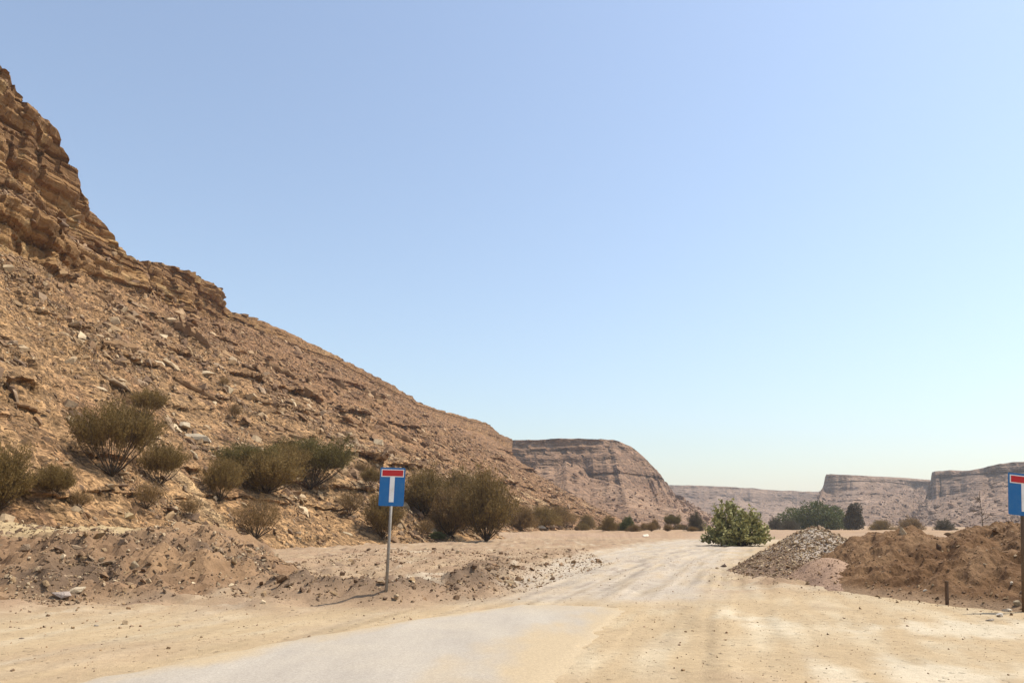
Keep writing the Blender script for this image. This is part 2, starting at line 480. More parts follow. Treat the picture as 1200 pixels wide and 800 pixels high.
    c = c * (1 - 0.22 * np.clip(sstep(0.15, 0.8, tm) * tw, 0, 1) + 0.10 * np.clip(sstep(0.1, 0.7, -tm) * tw, 0, 1))[..., None]
    far = sstep(68, 80, y)
    c = mixc(c, pink * np.array([1.05, 1.0, 0.95]), far * 0.8)
    c = mixc(c, np.array([0.33, 0.225, 0.155]), np.clip(step * (1 - step) * 4, 0, 1) * sstep(66, 70, y) * 0.7)
    return z, np.clip(c, 0, 0.8)

def graded(lo, hi, c, fine, half, growth):
    """positions with spacing `fine` within c +- half, growing outside"""
    out = [c]; p = c; st = fine
    while p < hi:
        if p > c + half: st *= growth
        p += st; out.append(p)
    left = []; p = c; st = fine
    while p > lo:
        if p < c - half: st *= growth
        p -= st; left.append(p)
    return np.array(left[::-1] + out)
gx = graded(-1900, 1900, 0, 0.10, 12, 1.035)
gy = graded(-900, 2300, 15.5, 0.10, 8.5, 1.022)
GX, GY = np.meshgrid(gx, gy)
gz, gc = ground_fields(GX, GY)
print('ground', GX.shape)
gfac = grid_faces(*GX.shape)
me = mesh_np('ground', np.stack([GX, GY, gz], -1).reshape(-1, 3), grid_faces(*GX.shape), M['ground'], True, gc.reshape(-1, 3))
sdv = poly_sdist(GX, GY, BANK); fl_ = (sdv > 0.1) & (sdv < 6) & (GX > -40)
me.polygons.foreach_set('use_smooth', ~fl_[:-1, :-1].ravel())
ground = tag(new_obj('ground', me), kind='structure')

# asphalt: a thin slab with a ragged crumbling edge
def resample(pts, n):
    p = np.array(pts, float)
    d = np.r_[0, np.cumsum(np.hypot(*np.diff(p, axis=0).T))]
    t = np.linspace(0, d[-1], n)
    return np.stack([np.interp(t, d, p[:, i]) for i in range(p.shape[1])], -1)
nr, nc = 260, 70
L, Rr = resample(ROAD_L, nr), resample(ROAD_R, nr)
fr = np.linspace(0, 1, nc)[None, :, None]
P = L[:, None] * (1 - fr) + Rr[:, None] * fr
jag = 0.16 * fbm(P[..., 0] / 0.9, P[..., 1] / 0.9, oct=4, seed=5)
edge = np.clip(np.abs(fr[..., 0] * 2 - 1) - 0.9, 0, 1) / 0.1
P[..., 0] += jag * 1.6 * edge * np.ones((nr, nc))
endf = np.clip((np.linspace(0, 1, nr)[:, None] - 0.9) / 0.1, 0, 1)
P[..., 1] += 0.35 * fbm(P[..., 0] / 0.7, P[..., 1] / 3, oct=3, seed=6) * endf
zz = 0.010 + 0.006 * fbm(P[..., 0] / 2.5, P[..., 1] / 2.5, oct=2, seed=8)
across = fr[..., 0] * np.ones((nr, 1)); along = np.linspace(0, 1, nr)[:, None]
wob = 0.16 * fbm(P[..., 0] / 1.3, P[..., 1] / 3.0, oct=4, seed=12) + 0.05 * fbm(P[..., 0] / .3, P[..., 1] / .8, oct=3, seed=13)
dustm = np.clip(np.maximum(np.maximum(sstep(0.60, 0.94, across + 1.3 * wob), 1 - sstep(0.0, 0.16, across + wob * .6)), 0.55 * sstep(.86, 1.0, along + wob * .15)), 0, 1)
tap = np.maximum(edge, sstep(.8, 1.0, endf)); zz = zz - 0.026 * tap
me = mesh_np('road', np.concatenate([P, zz[..., None]], -1).reshape(-1, 3), grid_faces(nr, nc)[:, ::-1], M['road'], True, np.repeat(dustm.reshape(-1, 1), 3, 1))
road = tag(new_obj('road', me), kind='structure')

# ------------------------------------------------------------------ hills
def crom(K, t):
    """Catmull-Rom through K (n,...) at parameters t in 0..n-1"""
    n = len(K); i = np.clip(np.floor(t).astype(int), 0, n - 2); f = t - i
    f = f.reshape((-1,) + (1,) * (K.ndim - 1))
    p0, p1, p2, p3 = K[np.clip(i - 1, 0, n - 1)], K[i], K[i + 1], K[np.clip(i + 2, 0, n - 1)]
    m1, m2 = (p2 - p0) * 0.42, (p3 - p1) * 0.42
    f2, f3 = f * f, f * f * f
    return (2 * f3 - 3 * f2 + 1) * p1 + (f3 - 2 * f2 + f) * m1 + (-2 * f3 + 3 * f2) * p2 + (f3 - f2) * m2

def loft(stations, n_tal, n_cl, n_pl, da, conc=1.12, jit=0.0, seed=0, shelf=False):
    """stations: (toe, base, rim, back) world points. Returns points (rows along, cols across), and the column fraction"""
    K = np.array(stations, float)                 # (k,4,3)
    tt = np.linspace(0, len(K) - 1, 4000)
    S = crom(K, tt)
    mid = S[:, 1]
    step = np.linalg.norm(np.diff(mid, axis=0), axis=1)
    dist = np.linalg.norm(mid[:-1, :2], axis=1)
    dens = step / np.clip(dist * da[0], da[1], da[2])
    cum = np.r_[0, np.cumsum(dens)]
    na = int(cum[-1]) + 2
    ta = np.interp(np.linspace(0, cum[-1], na), cum, tt)
    S = crom(K, ta)
    arc = np.r_[0, np.cumsum(np.linalg.norm(np.diff(S[:, 1], axis=0), axis=1))]
    toe, base, rim, back = [S[:, i][:, None] for i in range(4)]
    if jit:
        jn = np.clip(jit * fbm(arc / 24, arc * 0, 0.3, oct=4, seed=seed), -1.2, 0.8)[:, None, None]
        base = np.where(jn > 0, base + (rim - base) * jn, base + (base - toe) * np.maximum(jn * .35, -.3))
    f = np.linspace(0, 1, n_tal)[None, :, None] ** 1.25
    tal = toe * (1 - f) + base * f
    tal[..., 2] = toe[..., 2] + (base - toe)[..., 2] * f[..., 0] ** conc
    f2 = np.linspace(0, 1, n_cl + 1)[None, 1:, None]
    cl = base * (1 - f2) + rim * f2
    if shelf:
        ff = np.linspace(0, 1, n_cl + 1)[1:]
        lv = 0.06 * fbm(arc / 9, arc * 0, 0.7, oct=3, seed=seed + 3)[:, None]
        hz_ = np.interp(ff, [0, .26, .48, 1], [0, .10, .88, 1.0])
        vt = np.stack([np.interp(ff, [0, .26, .48, 1], [0, .25 + q[0], .41 + q[0], 1.0]) for q in lv])
        k_ = (1 - sstep(9.0, 10.6, ta))[:, None]        # only the high cliff has the shelf
        hz2 = hz_[None] * k_ + ff[None] * (1 - k_); vt = vt * k_ + ff[None] * (1 - k_)
        cl[..., :2] = base[..., :2] + (rim - base)[..., :2] * hz2[..., None]
        cl[..., 2] = base[..., 2] + (rim - base)[..., 2] * vt
    f3 = np.linspace(0, 1, n_pl + 1)[None, 1:, None] ** 1.8
    pl = rim * (1 - f3) + back * f3
    outw = toe - base; outw[..., 2] = 0; outw /= np.linalg.norm(outw, axis=-1, keepdims=True) + 1e-9
    skirt = toe + outw * 1.2; skirt[..., 2] -= 1.6
    Pn = np.concatenate([skirt, tal, cl, pl], 1)
    m = np.r_[np.zeros(1), np.linspace(0, 1, n_tal), 1 + np.linspace(0, 1, n_cl + 1)[1:], 2 + np.linspace(0, 1, n_pl + 1)[1:]]
    return Pn, m, arc, np.repeat(outw, Pn.shape[1], 1)

def saw(t, sharp=0.75):
    f = t - np.floor(t)
    return np.where(f < sharp, f / sharp, (1 - f) / (1 - sharp)) - 0.5

def pt(s, w_, z):
    x, y = sw(s, w_); return np.array([x, y, z])
def backof(rim, k=60, dz=1.5, dr=N):
    return np.array([rim[0] + dr[0] * k, rim[1] + dr[1] * k, rim[2] + dz])

st = []
def hs(toe, base, rim, k=70): st.append((toe, base, rim, backof(rim, k)))
hs(pt(-90, 26, .9), pt(-90, 62, 23), pt(-90, 68, 40))
hs(pt(-45, 24, .9), pt(-45, 56, 22), pt(-45, 62, 41))
hs(pt(-8, 22.5, .9), pt(-8, 53, 21), pt(-8, 59, 41.5))
hs(pt(14, 22.0, .8), pt(18, 51, 20.5), pt(20, 57, 41.5))
hs(pt(26, 22.6, .7), unproj(-60, 293, 60), unproj(-60, 22, 67))
hs(pt(33, 23.2, .5), unproj(-5, 300, 65), unproj(-5, 70, 72))
hs(pt(38, 23.4, .3), unproj(30, 308, 70), unproj(30, 108, 75))
hs(pt(45, 22.8, .1), unproj(64, 316, 75), unproj(62, 150, 78.5))
hs(pt(50, 21.8, 0), unproj(84, 320, 78), unproj(86, 206, 82))
hs(pt(56, 20.2, 0), unproj(125, 328, 83.5), unproj(122, 256, 87))
hs(pt(63, 19.0, 0), unproj(158, 342, 90), unproj(154, 300, 92))
hs(pt(76, 19.2, 0), unproj(200, 362, 104), unproj(195, 308, 106))
hs(pt(92, 20.0, 0), unproj(236, 372, 117), unproj(232, 325, 119))
hs(pt(97, 20.1, 0), unproj(254, 376, 124), unproj(252, 334, 126))
hs(pt(102, 20.2, 0), unproj(263, 378, 128), unproj(262, 340, 130))
hs(pt(106, 20.3, 0), unproj(268, 377, 130), unproj(266, 362, 133))
hs(pt(112, 20.3, 0), unproj(285, 381, 135), unproj(282, 368, 137))
hs(pt(128, 20.4, 0), unproj(335, 400, 149), unproj(335, 388, 152))
hs(pt(148, 20.5, 0), unproj(400, 436, 166), unproj(400, 420, 170))
hs(pt(182, 20.5, 0), unproj(455, 464, 197), unproj(455, 449, 202))
hs(pt(214, 22, 0), unproj(500, 487, 228), unproj(500, 475, 235))
hs(pt(236, 27, 0), unproj(540, 501, 252), unproj(540, 487, 258))
hs(pt(256, 37, 0), unproj(568, 511, 266), unproj(568, 495, 273))
hs(pt(280, 55, 0), unproj(586, 524, 284), unproj(586, 508, 290))
hs(pt(312, 85, 0), unproj(590, 535, 320), unproj(590, 520, 330))
hs(pt(350, 120, 0), pt(350, 160, 25), pt(352, 170, 33))
P, m, arc, ow = loft(st, 200, 130, 20, (0.0030, 0.2, 1.3), shelf=True, seed=66)
nr, nc = P.shape[:2]
print('hill', P.shape)
X, Y, Z = P[..., 0], P[..., 1], P[..., 2]
mm = np.broadcast_to(m[None], Z.shape)
A = np.broadcast_to(arc[:, None], Z.shape)
tal_w = sstep(0.02, 0.10, mm) * (1 - sstep(0.97, 1.03, mm))
cl_w = sstep(0.97, 1.02, mm) * (1 - sstep(2.0, 2.4, mm))
cliffness = (1 - sstep(66, 130, A - arc[np.argmin(np.abs(Y[:, 200] - 60))] + 20))
lowf = np.clip(Z / 20, 0, 1)
shf = 1 - sstep(84, 92, np.hypot(X, Y))
# gullies and swells on the scree
g = fbm(A / 16, Z / 60, oct=3, seed=101)
r3 = fbm(X / 7, Y / 7, Z / 5, oct=5, seed=110, gain=0.56)
rid = fbm(X / 3.2, Y / 3.2, Z / 1.4, oct=4, seed=120, ridged=True)
rl = fbm(A / 1.15, Z / 2.6, oct=4, seed=125, ridged=True)
rl2 = fbm(A / 3.4, Z / 8.0, oct=3, seed=126)
off = tal_w * (1.5 * g + 0.55 * r3 * (0.3 + lowf) + 0.22 * rid + 0.26 * rl + 0.45 * rl2)
# bedrock ledges that break through the scree
zz = Z + 0.9 * vnoise(A / 18, Z / 30, 0, 130) + 0.35 * vnoise(A / 4, Z / 3, 0, 131)
LEDGES = [(2.6 + 1.75 * k, 0.55 + 0.55 * ((k * 7) % 5) / 4, (0.55, 1.3, 0.6, 2.3, 0.5)[k % 5], k) for k in range(17)]
for (z0, h, amp, sd_) in LEDGES:
    mask = sstep(-0.25, 0.45, vnoise(A / 21, 0 * A, z0, 140 + sd_) + 0.7 * vnoise(A / 5.5, 0 * A, z0, 150 + sd_)) * (0.75 + 0.5 * vnoise(A / 1.6, Z / 1.5, z0, 160 + sd_))
    t = (zz + 0.35 * vnoise(A / 2.0, Z, z0, 170 + sd_) - z0) / h
    f = np.where(t < 0, 0, np.where(t < 1, 1 - t, 0)) * 0
    over = sstep(-0.22, 0.10, t) * (1 - sstep(0.15, 3.2, t))
    off = off + tal_w * amp * mask * over
# cliff strata: hard beds stand out, soft beds are cut back, with joints
def strata(zz, A, scale, seed):
    o = 0
    for per, amp in ((5.2, 1.15), (2.1, 0.75), (0.83, 0.40)):
        ph = zz / (per * scale)
        lay = _hash(np.floor(ph), np.zeros_like(ph), np.zeros_like(ph), seed + int(per * 10)) / 4294967295.0
        o = o + amp * scale * (lay - 0.5 + 0.35 * saw(ph))
    joint = fbm(A / (2.2 * scale), zz / (9 * scale), oct=3, seed=seed + 3)
    butt = fbm(A / (9 * scale), zz / (11 * scale), oct=3, seed=seed + 4)
    blk = _hash(np.floor(A / (1.6 * scale) + 0.6 * vnoise(A / 5, zz / 2, 0, seed)), np.floor(zz / (1.35 * scale)), np.zeros_like(A), seed + 9) / 4294967295.0
    return o + scale * (0.28 * joint + 1.1 * butt + 0.62 * (blk - 0.5))
zst = Z + 0.05 * A * 0 + 0.5 * vnoise(A / 14, Z / 10, 0, 160)
off = off + cl_w * (0.5 + 0.9 * cliffness) * strata(zst, A, 1.15, 200) * (1 - .55 * shf * sstep(1.24, 1.29, mm) * (1 - sstep(1.45, 1.50, mm)))
P = P + ow * off[..., None]
nz_up = (tal_w + 0.2 * cl_w + sstep(2.0, 2.1, mm) * 0.6)
P[..., 2] += nz_up * (0.10 * fbm(X / 0.9, Y / 0.9, Z / 0.7, oct=3, seed=170) + 0.16 * r3) + sstep(1.9, 2.05, mm) * 0.5 * fbm(A / 5, mm, oct=4, seed=171)
# albedo: yellowish scree near, redder further and higher, beds of differing tone
a_ = np.array([0.280, 0.166, 0.077]); b_ = np.array([0.222, 0.118, 0.057]); c_ = np.array([0.38, 0.255, 0.132]); d_ = np.array([0.145, 0.078, 0.041])
ptch = fbm(A / 5, Z / 11, oct=4, seed=180)
c = mixc(np.broadcast_to(a_, Z.shape + (3,)), b_, sstep(40, 130, np.hypot(X, Y)) * 0.75)
c = mixc(c, c_, np.clip(sstep(0.2, 0.8, ptch) * (1 - sstep(3, 16, Z)) * 0.9, 0, 1))
c = mixc(c, b_, np.clip(sstep(0.1, 0.8, -ptch) * 0.7, 0, 1))
c = mixc(c, d_, np.clip(sstep(0.15, 0.8, fbm(A / 2.2, Z / 3.5, oct=4, seed=185)) * 0.75, 0, 1))
bed = _hash(np.floor(zst / 1.7), np.zeros_like(Z), np.zeros_like(Z), 77) / 4294967295.0
bc = mixc(np.broadcast_to(np.array([0.335, 0.190, 0.075]), Z.shape + (3,)), np.array([0.195, 0.104, 0.044]), bed)
bc = mixc(bc, np.array([0.40, 0.27, 0.125]), sstep(0.25, 0.7, fbm(A / 3, Z / 3, oct=4, seed=190)) * 0.7)
c = mixc(c, bc, cl_w * (0.35 + 0.6 * cliffness) * (1 - .75 * shf * sstep(1.24, 1.29, mm) * (1 - sstep(1.45, 1.50, mm))))
me = mesh_np('hillside', P.reshape(-1, 3), grid_faces(nr, nc), M['hill'], False, c.reshape(-1, 3))
me.materials.append(M['cliff'])
fm_ = mm[:-1, :-1]; fa_ = cliffness[:-1, :-1] if cliffness.shape == mm.shape else np.broadcast_to(cliffness, mm.shape)[:-1, :-1]
me.polygons.foreach_set('material_index', ((fm_ > 0.985) & (fm_ < 2.06) & (fa_ > 0.3)).astype(np.int32).ravel())
hillside = tag(new_obj('hillside', me), kind='structure')
HILL_P, HILL_M = P, mm

def mesa(name, stations, seed, scale, tone, cuts=(110, 50, 10), da=(0.0032, 0.8, 3.0), amp=1.0):
    P, m, arc, ow = loft(stations, *cuts, da, 1.3, 0.6, seed)
    nr, nc = P.shape[:2]
    X, Y, Z = P[..., 0], P[..., 1], P[..., 2]
    mm = np.broadcast_to(m[None], Z.shape); A = np.broadcast_to(arc[:, None], Z.shape)
    tal = sstep(0.02, 0.3, mm) * (1 - sstep(0.97, 1.03, mm))
    cl = sstep(0.95, 1.02, mm) * (1 - sstep(2.0, 2.4, mm))
    gul = fbm(A / 34 + .5 * vnoise(A / 50, Z / 15, 0, seed + 40), Z / 45, oct=4, seed=seed, ridged=True)
    off = tal * (7.5 * scale * (gul - .55) * sstep(0.05, 0.6, mm) + 2.6 * scale * fbm(X / 14, Y / 14, Z / 9, oct=4, seed=seed + 1))
    zst = Z + 1.2 * vnoise(A / 60, Z / 30, 0, seed + 2)
    for k in range(7):
        z0 = 6 + 4.6 * k
        mask = sstep(-0.1, 0.4, vnoise(A / 30, 0 * A, z0, seed + 20 + k) + .4 * vnoise(A / 9, 0 * A, z0, seed + 30 + k))
        t = (zst - z0) / 2.0
        off = off + tal * 3.0 * scale * mask * sstep(-0.2, 0.15, t) * (1 - sstep(0.3, 2.2, t))
    off = off + cl * strata(zst, A, 2.3 * scale, seed + 5) * amp * 1.1 + cl * 3.5 * amp * fbm(A / 26, Z / 22, oct=4, seed=seed + 6)
    P = P + ow * off[..., None]
    P[..., 2] += sstep(1.9, 2.05, mm) * 0.8 * fbm(A / 14, mm, oct=4, seed=seed + 7) + tal * 0.5 * fbm(X / 5, Y / 5, oct=3, seed=seed + 8)
    t1, t2, t3 = [np.array(q) for q in tone]
    ptch = fbm(A / 30, Z / 10, oct=4, seed=seed + 9)
    c = mixc(np.broadcast_to(t1, Z.shape + (3,)), t2, sstep(-0.3, 0.6, ptch))
    bed = _hash(np.floor(zst / 2.6), np.zeros_like(Z), np.zeros_like(Z), seed) / 4294967295.0
    c = mixc(c, mixc(np.broadcast_to(t3, Z.shape + (3,)), t2, bed * 0.8), cl * 0.65)
    c = mixc(c, t3, tal * sstep(0.25, 0.8, fbm(A / 8, Z / 2.2, oct=4, seed=seed + 10)) * 0.6)
    me = mesh_np(name, P.reshape(-1, 3), grid_faces(nr, nc), M['mesa'], False, c.reshape(-1, 3))
    MESAS.append((P, mm, tone))
    return tag(new_obj(name, me), kind='structure')
MESAS = []

def g0(u, r, z=0.0):
    p = unproj(u, 612, r); p[2] = z; return p
FWD = np.array([0.0, 1.0])
TONE_A = ((0.225, 0.132, 0.076), (0.275, 0.17, 0.102), (0.135, 0.076, 0.045))
TONE_B = ((0.20, 0.128, 0.083), (0.255, 0.168, 0.112), (0.125, 0.078, 0.052))
ms = []
def msta(toe, base, rim, k=90, dr=FWD): ms.append((toe, base, rim, backof(rim, k, 1.0, dr)))
msta(g0(470, 380), unproj(480, 552, 430), unproj(480, 520, 440))
msta(g0(560, 330), unproj(560, 549, 392), unproj(560, 518, 402))
msta(g0(610, 290), unproj(605, 551, 374), unproj(600, 516, 385))
msta(g0(655, 258), unproj(650, 555, 367), unproj(645, 514, 378))
msta(g0(700, 245), unproj(697, 559, 366), unproj(694, 514, 378))
msta(g0(745, 240), unproj(735, 564, 370), unproj(722, 516, 382))
msta(g0(785, 250), unproj(762, 571, 378), unproj(744, 526, 388))
msta(g0(815, 268), unproj(778, 578, 389), unproj(762, 543, 396))
msta(g0(838, 300), unproj(788, 584, 404), unproj(775, 558, 408))
msta(g0(850, 350), unproj(795, 588, 430), unproj(781, 566, 428))
msta(g0(850, 430), unproj(795, 590, 480), unproj(783, 570, 480))
msta(g0(845, 560), unproj(795, 592, 580), unproj(782, 574, 580))
mesa('middle_mesa', ms, 300, 1.0, TONE_A)

ms = []
for u, vr, r in ((640, 567, 900), (720, 567, 900), (785, 568, 900), (830, 569, 905), (870, 571, 915), (910, 574, 925), (955, 576, 940), (1010, 577, 960), (1100, 576, 1000)):
    msta(g0(u, r - 230), unproj(u, vr + 16, r - 22), unproj(u, vr, r))
mesa('far_ridge', ms, 340, 1.6, TONE_B, (70, 30, 8))

ms = []
INR = np.array([0.8, 0.6])
msta(g0(945, 900), unproj(990, 592, 900), unproj(998, 580, 900), 90, INR)
msta(g0(940, 720), unproj(972, 590, 740), unproj(981, 572, 740), 90, INR)
msta(g0(938, 580), unproj(962, 586, 655), unproj(970, 562, 662), 90, INR)
msta(g0(948, 470), unproj(963, 580, 616), unproj(969, 556, 628), 90, INR)
msta(g0(975, 410), unproj(980, 578, 606), unproj(982, 556, 620), 90, INR)
msta(g0(1005, 400), unproj(1005, 572, 604), unproj(1005, 557, 622), 90, INR)
msta(g0(1035, 420), unproj(1035, 572, 620), unproj(1035, 561, 640), 90, INR)
msta(g0(1062, 470), unproj(1062, 575, 660), unproj(1066, 563, 680), 90, INR)
msta(g0(1090, 560), unproj(1095, 580, 720), unproj(1100, 563, 740), 90, INR)
msta(g0(1150, 640), unproj(1150, 580, 790), unproj(1150, 560, 800), 90, INR)
mesa('left_far_mesa', ms, 380, 1.3, TONE_B, (100, 40, 8))

ms = []
msta(g0(1085, 640), unproj(1120, 598, 720), unproj(1130, 570, 720), 90, INR)
msta(g0(1066, 520), unproj(1090, 592, 610), unproj(1102, 560, 615), 90, INR)
msta(g0(1062, 410), unproj(1084, 588, 558), unproj(1092, 555, 568), 90, INR)
msta(g0(1085, 345), unproj(1100, 583, 530), unproj(1098, 552, 546), 90, INR)
msta(g0(1120, 325), unproj(1124, 577, 516), unproj(1122, 551, 534), 90, INR)
msta(g0(1155, 315), unproj(1152, 570, 502), unproj(1152, 549, 520), 90, INR)
msta(g0(1185, 305), unproj(1178, 566, 490), unproj(1176, 542, 508), 90, INR)
msta(g0(1220, 290), unproj(1215, 564, 470), unproj(1215, 540, 490), 90, INR)
msta(g0(1300, 260), unproj(1300, 560, 436), unproj(1300, 533, 455), 90, INR)
msta(g0(1450, 220), unproj(1450, 546, 376), unproj(1450, 515, 392), 90, INR)
msta(g0(1700, 190), unproj(1700, 530, 326), unproj(1700, 490, 342), 90, INR)
mesa('right_mesa', ms, 420, 1.2, TONE_B, (110, 44, 8))

# ------------------------------------------------------------------ heaps on the right
def heap(name, x0, x1, y0, y1, step, hfun, cfun, mat, parent=None):
    xs, ys = np.arange(x0, x1, step), np.arange(y0, y1, step)
    x, y = np.meshgrid(xs, ys)
    z = hfun(x, y)
    me = mesh_np(name, np.stack([x, y, z], -1).reshape(-1, 3), grid_faces(*x.shape), mat, False, cfun(x, y, z).reshape(-1, 3))
    return new_obj(name, me, parent)

def cone(x, y, cx, cy, rx, ry, h, p=1.0, rot=0.0):
    dx, dy = x - cx, y - cy
    c, s = math.cos(rot), math.sin(rot)
    q = np.hypot((dx * c + dy * s) / rx, (-dx * s + dy * c) / ry)
    q = np.sqrt(q * q + 0.02)
    return h * (1 - q ** p)

def smax(a, b, k=0.15):
    return np.maximum(a, b) + k * np.exp(-np.abs(a - b) / k) * 0.3

def h_gravel(x, y):
    n = fbm(x / 1.1, y / 1.1, oct=4, seed=501)
    z = smax(cone(x, y, 9.55, 24.4, 2.55, 4.0, 1.62), cone(x, y, 8.6, 22.6, 1.9, 3.6, 0.80), 0.2)
    z = smax(z, cone(x, y, 8.0, 21.0, 1.45, 2.6, 0.42), 0.15)
    z = smax(z, cone(x, y, 10.6, 24.0, 2.0, 3.0, 1.0), 0.15)
    return np.maximum(z + 0.06 * n + 0.03 * fbm(x / .3, y / .3, oct=3, seed=502), -0.4)
def c_gravel(x, y, z):
    n = fbm(x / 1.3, y / 1.3, oct=3, seed=503)
    k = sstep(0.30, 0.75, z + 0.3 * n + 0.1 * (x - 8.9))
    return mixc(mixc(np.broadcast_to(np.array([0.22, 0.146, 0.096]), x.shape + (3,)), np.array([0.28, 0.192, 0.13]), sstep(-.3, .5, n)), np.array([0.40, 0.33, 0.26]), k)

def h_pink(x, y):
    n = fbm(x / 0.8, y / 0.8, oct=4, seed=511)
    return np.maximum(smax(cone(x, y, 8.2, 20.2, 1.3, 2.0, 0.72, 1.3), cone(x, y, 8.2, 19.0, 1.2, 1.3, 0.32, 1.3), .12) + 0.05 * n, -0.4)
def c_pink(x, y, z):
    n = fbm(x / 0.7, y / 0.7, oct=3, seed=512)
    return mixc(np.broadcast_to(np.array([0.36, 0.235, 0.155]), x.shape + (3,)), np.array([0.29, 0.19, 0.13]), sstep(-.2, .6, n))

def h_mound(x, y):
    n = fbm(x / 1.6, y / 1.6, oct=4, seed=521)
    f = fbm(x / 0.45, y / 0.45, oct=4, seed=522)
    z = cone(x, y, 10.6, 20.8, 3.0, 3.9, 1.34, 1.6)
    z = smax(z, cone(x, y, 12.4, 19.3, 3.1, 3.8, 1.50, 1.7), 0.2)
    z = smax(z, cone(x, y, 13.6, 17.8, 3.9, 3.6, 1.42, 1.7), 0.2)
    z = smax(z, cone(x, y, 11.0, 17.2, 3.0, 3.0, 0.95, 1.5), 0.2)
    z = smax(z, cone(x, y, 16.5, 18.6, 4.0, 4.2, 1.48, 1.7), 0.2)
    z = smax(z, cone(x, y, 10.9, 15.7, 2.4, 2.0, 0.62, 1.5), 0.15)
    z = smax(z, cone(x, y, 9.1, 18.9, 1.7, 2.5, 0.62, 1.5), 0.15)
    up = sstep(-0.05, 0.4, z)
    clod = np.maximum(fbm(x / 0.9, y / 0.9, oct=3, seed=523, ridged=True), 0)
    return np.maximum(z + up * (0.17 * n + 0.10 * f + 0.11 * clod - 0.07), -0.5)
def c_mound(x, y, z):
    n = fbm(x / 1.2, y / 1.2, oct=4, seed=531)
    c = mixc(np.broadcast_to(np.array([0.165, 0.090, 0.043]), x.shape + (3,)), np.array([0.225, 0.132, 0.068]), sstep(-.4, .5, n))
    c = mixc(c, np.array([0.095, 0.048, 0.022]), sstep(0.1, 0.7, fbm(x / 1.6, y / 1.0, oct=4, seed=532)) * 0.8)
    c = mixc(c, np.array([0.33, 0.225, 0.145]), sstep(0.1, 0.7, fbm(x / 0.7, y / 0.7, oct=3, seed=533)) * sstep(12.0, 14.5, x) * 0.7)
    c = mixc(c, np.array([0.36, 0.25, 0.155]), (1 - sstep(0.02, 0.22, z)) * 0.6)
    return c
gravel_heap = tag(heap('gravel_heap', 3.8, 15, 15.5, 30, 0.06, h_gravel, c_gravel, M['mound']),
    'tall grey gravel heap beside the track, in front of the green trees', 'gravel heap')
pink_heap = tag(heap('earth_heap', 5.6, 9.8, 17, 23, 0.05, h_pink, c_pink, M['mound']),
    'small smooth pinkish earth heap between the gravel heap and the brown mound', 'earth heap')
earth_mound = tag(heap('earth_mound', 6.5, 22, 12.4, 26, 0.05, h_mound, c_mound, M['mound']),
    'long dark brown mound of dumped earth behind the right sign', 'earth mound')

# ------------------------------------------------------------------ placement rays (before any plants exist)
bpy.context.view_layer.update()
dg = bpy.context.evaluated_depsgraph_get()
def hit(u, v):
    d = Vector(ray(u, v)).normalized()
    ok, loc, nor, idx, ob, mt = sc.ray_cast(dg, Vector((0, 0, CAM_H)), d)
    return (loc.copy(), nor.copy(), ob.name) if ok else (None, None, None)
def depth(p):
    return p.y * CP + (p.z - CAM_H) * SP
def down(x, y):
    ok, loc, nor, idx, ob, mt = sc.ray_cast(dg, Vector((x, y, 90)), Vector((0, 0, -1)))
    return loc.copy(), nor.copy()

# ------------------------------------------------------------------ stones
def stone_base(seed, flat, n=11):
    r = random.Random(seed)
    bm = bmesh.new()
    for k in range(n):
        a, b = r.uniform(0, 6.283), r.uniform(-1, 1)
        c = math.sqrt(1 - b * b); q = r.uniform(0.82, 1.0)
        bm.verts.new((0.5 * q * c * math.cos(a) * 1.4, 0.5 * q * c * math.sin(a) * 0.8, 0.5 * q * b * flat))
    res = bmesh.ops.convex_hull(bm, input=bm.verts)
    loose = [e for e in res['geom_interior'] if isinstance(e, bmesh.types.BMVert)]
    if loose: bmesh.ops.delete(bm, geom=loose, context='VERTS')
    bmesh.ops.triangulate(bm, faces=bm.faces)
    bmesh.ops.recalc_face_normals(bm, faces=bm.faces)
    bm.verts.index_update()
    V = np.array([v.co[:] for v in bm.verts]); T = np.array([[v.index for v in f.verts] for f in bm.faces])
    bm.free()
    return V, T
SLABS = [stone_base(900 + k, 0.42) for k in range(8)]
CHUNKS = [stone_base(950 + k, 0.8) for k in range(8)]

def stone_frames(nor, jitter, n, down=None):
    """rotation matrices with z near the normal and a random spin"""
    z = nor + rng.normal(0, jitter, (n, 3)); z /= np.linalg.norm(z, axis=1, keepdims=True)
    a = rng.uniform(0, 2 * np.pi, n) if down is None else np.arctan2(nor[:, 1], nor[:, 0]) + rng.normal(0, .45, n)
    h = np.stack([np.cos(a), np.sin(a), np.zeros(n)], -1)
    x = h - z * np.sum(h * z, 1, keepdims=True); x /= np.linalg.norm(x, axis=1, keepdims=True)
    y = np.cross(z, x)
    return np.stack([x, y, z], -1)

def stones_mesh(name, pos, size, Rm, colr, kinds):
    Vs, Ts, Cs, o = [], [], [], 0
    pick = rng.integers(0, len(kinds), len(pos))
    for k, (V, T) in enumerate(kinds):
        i = np.where(pick == k)[0]
        if len(i) == 0: continue
        st_ = rng.uniform(0.75, 1.3, (len(i), 1, 3))
        W = np.einsum('nij,nvj->nvi', Rm[i], V[None] * st_ * size[i, None, None]) + pos[i, None, :]
        Vs.append(W.reshape(-1, 3))
        Ts.append((T[None] + (np.arange(len(i)) * len(V))[:, None, None] + o).reshape(-1, 3))
        Cs.append(np.repeat(colr[i], len(V), 0)); o += len(i) * len(V)
    return mesh_np(name, np.concatenate(Vs), np.concatenate(Ts), M['stone'], False, np.concatenate(Cs))

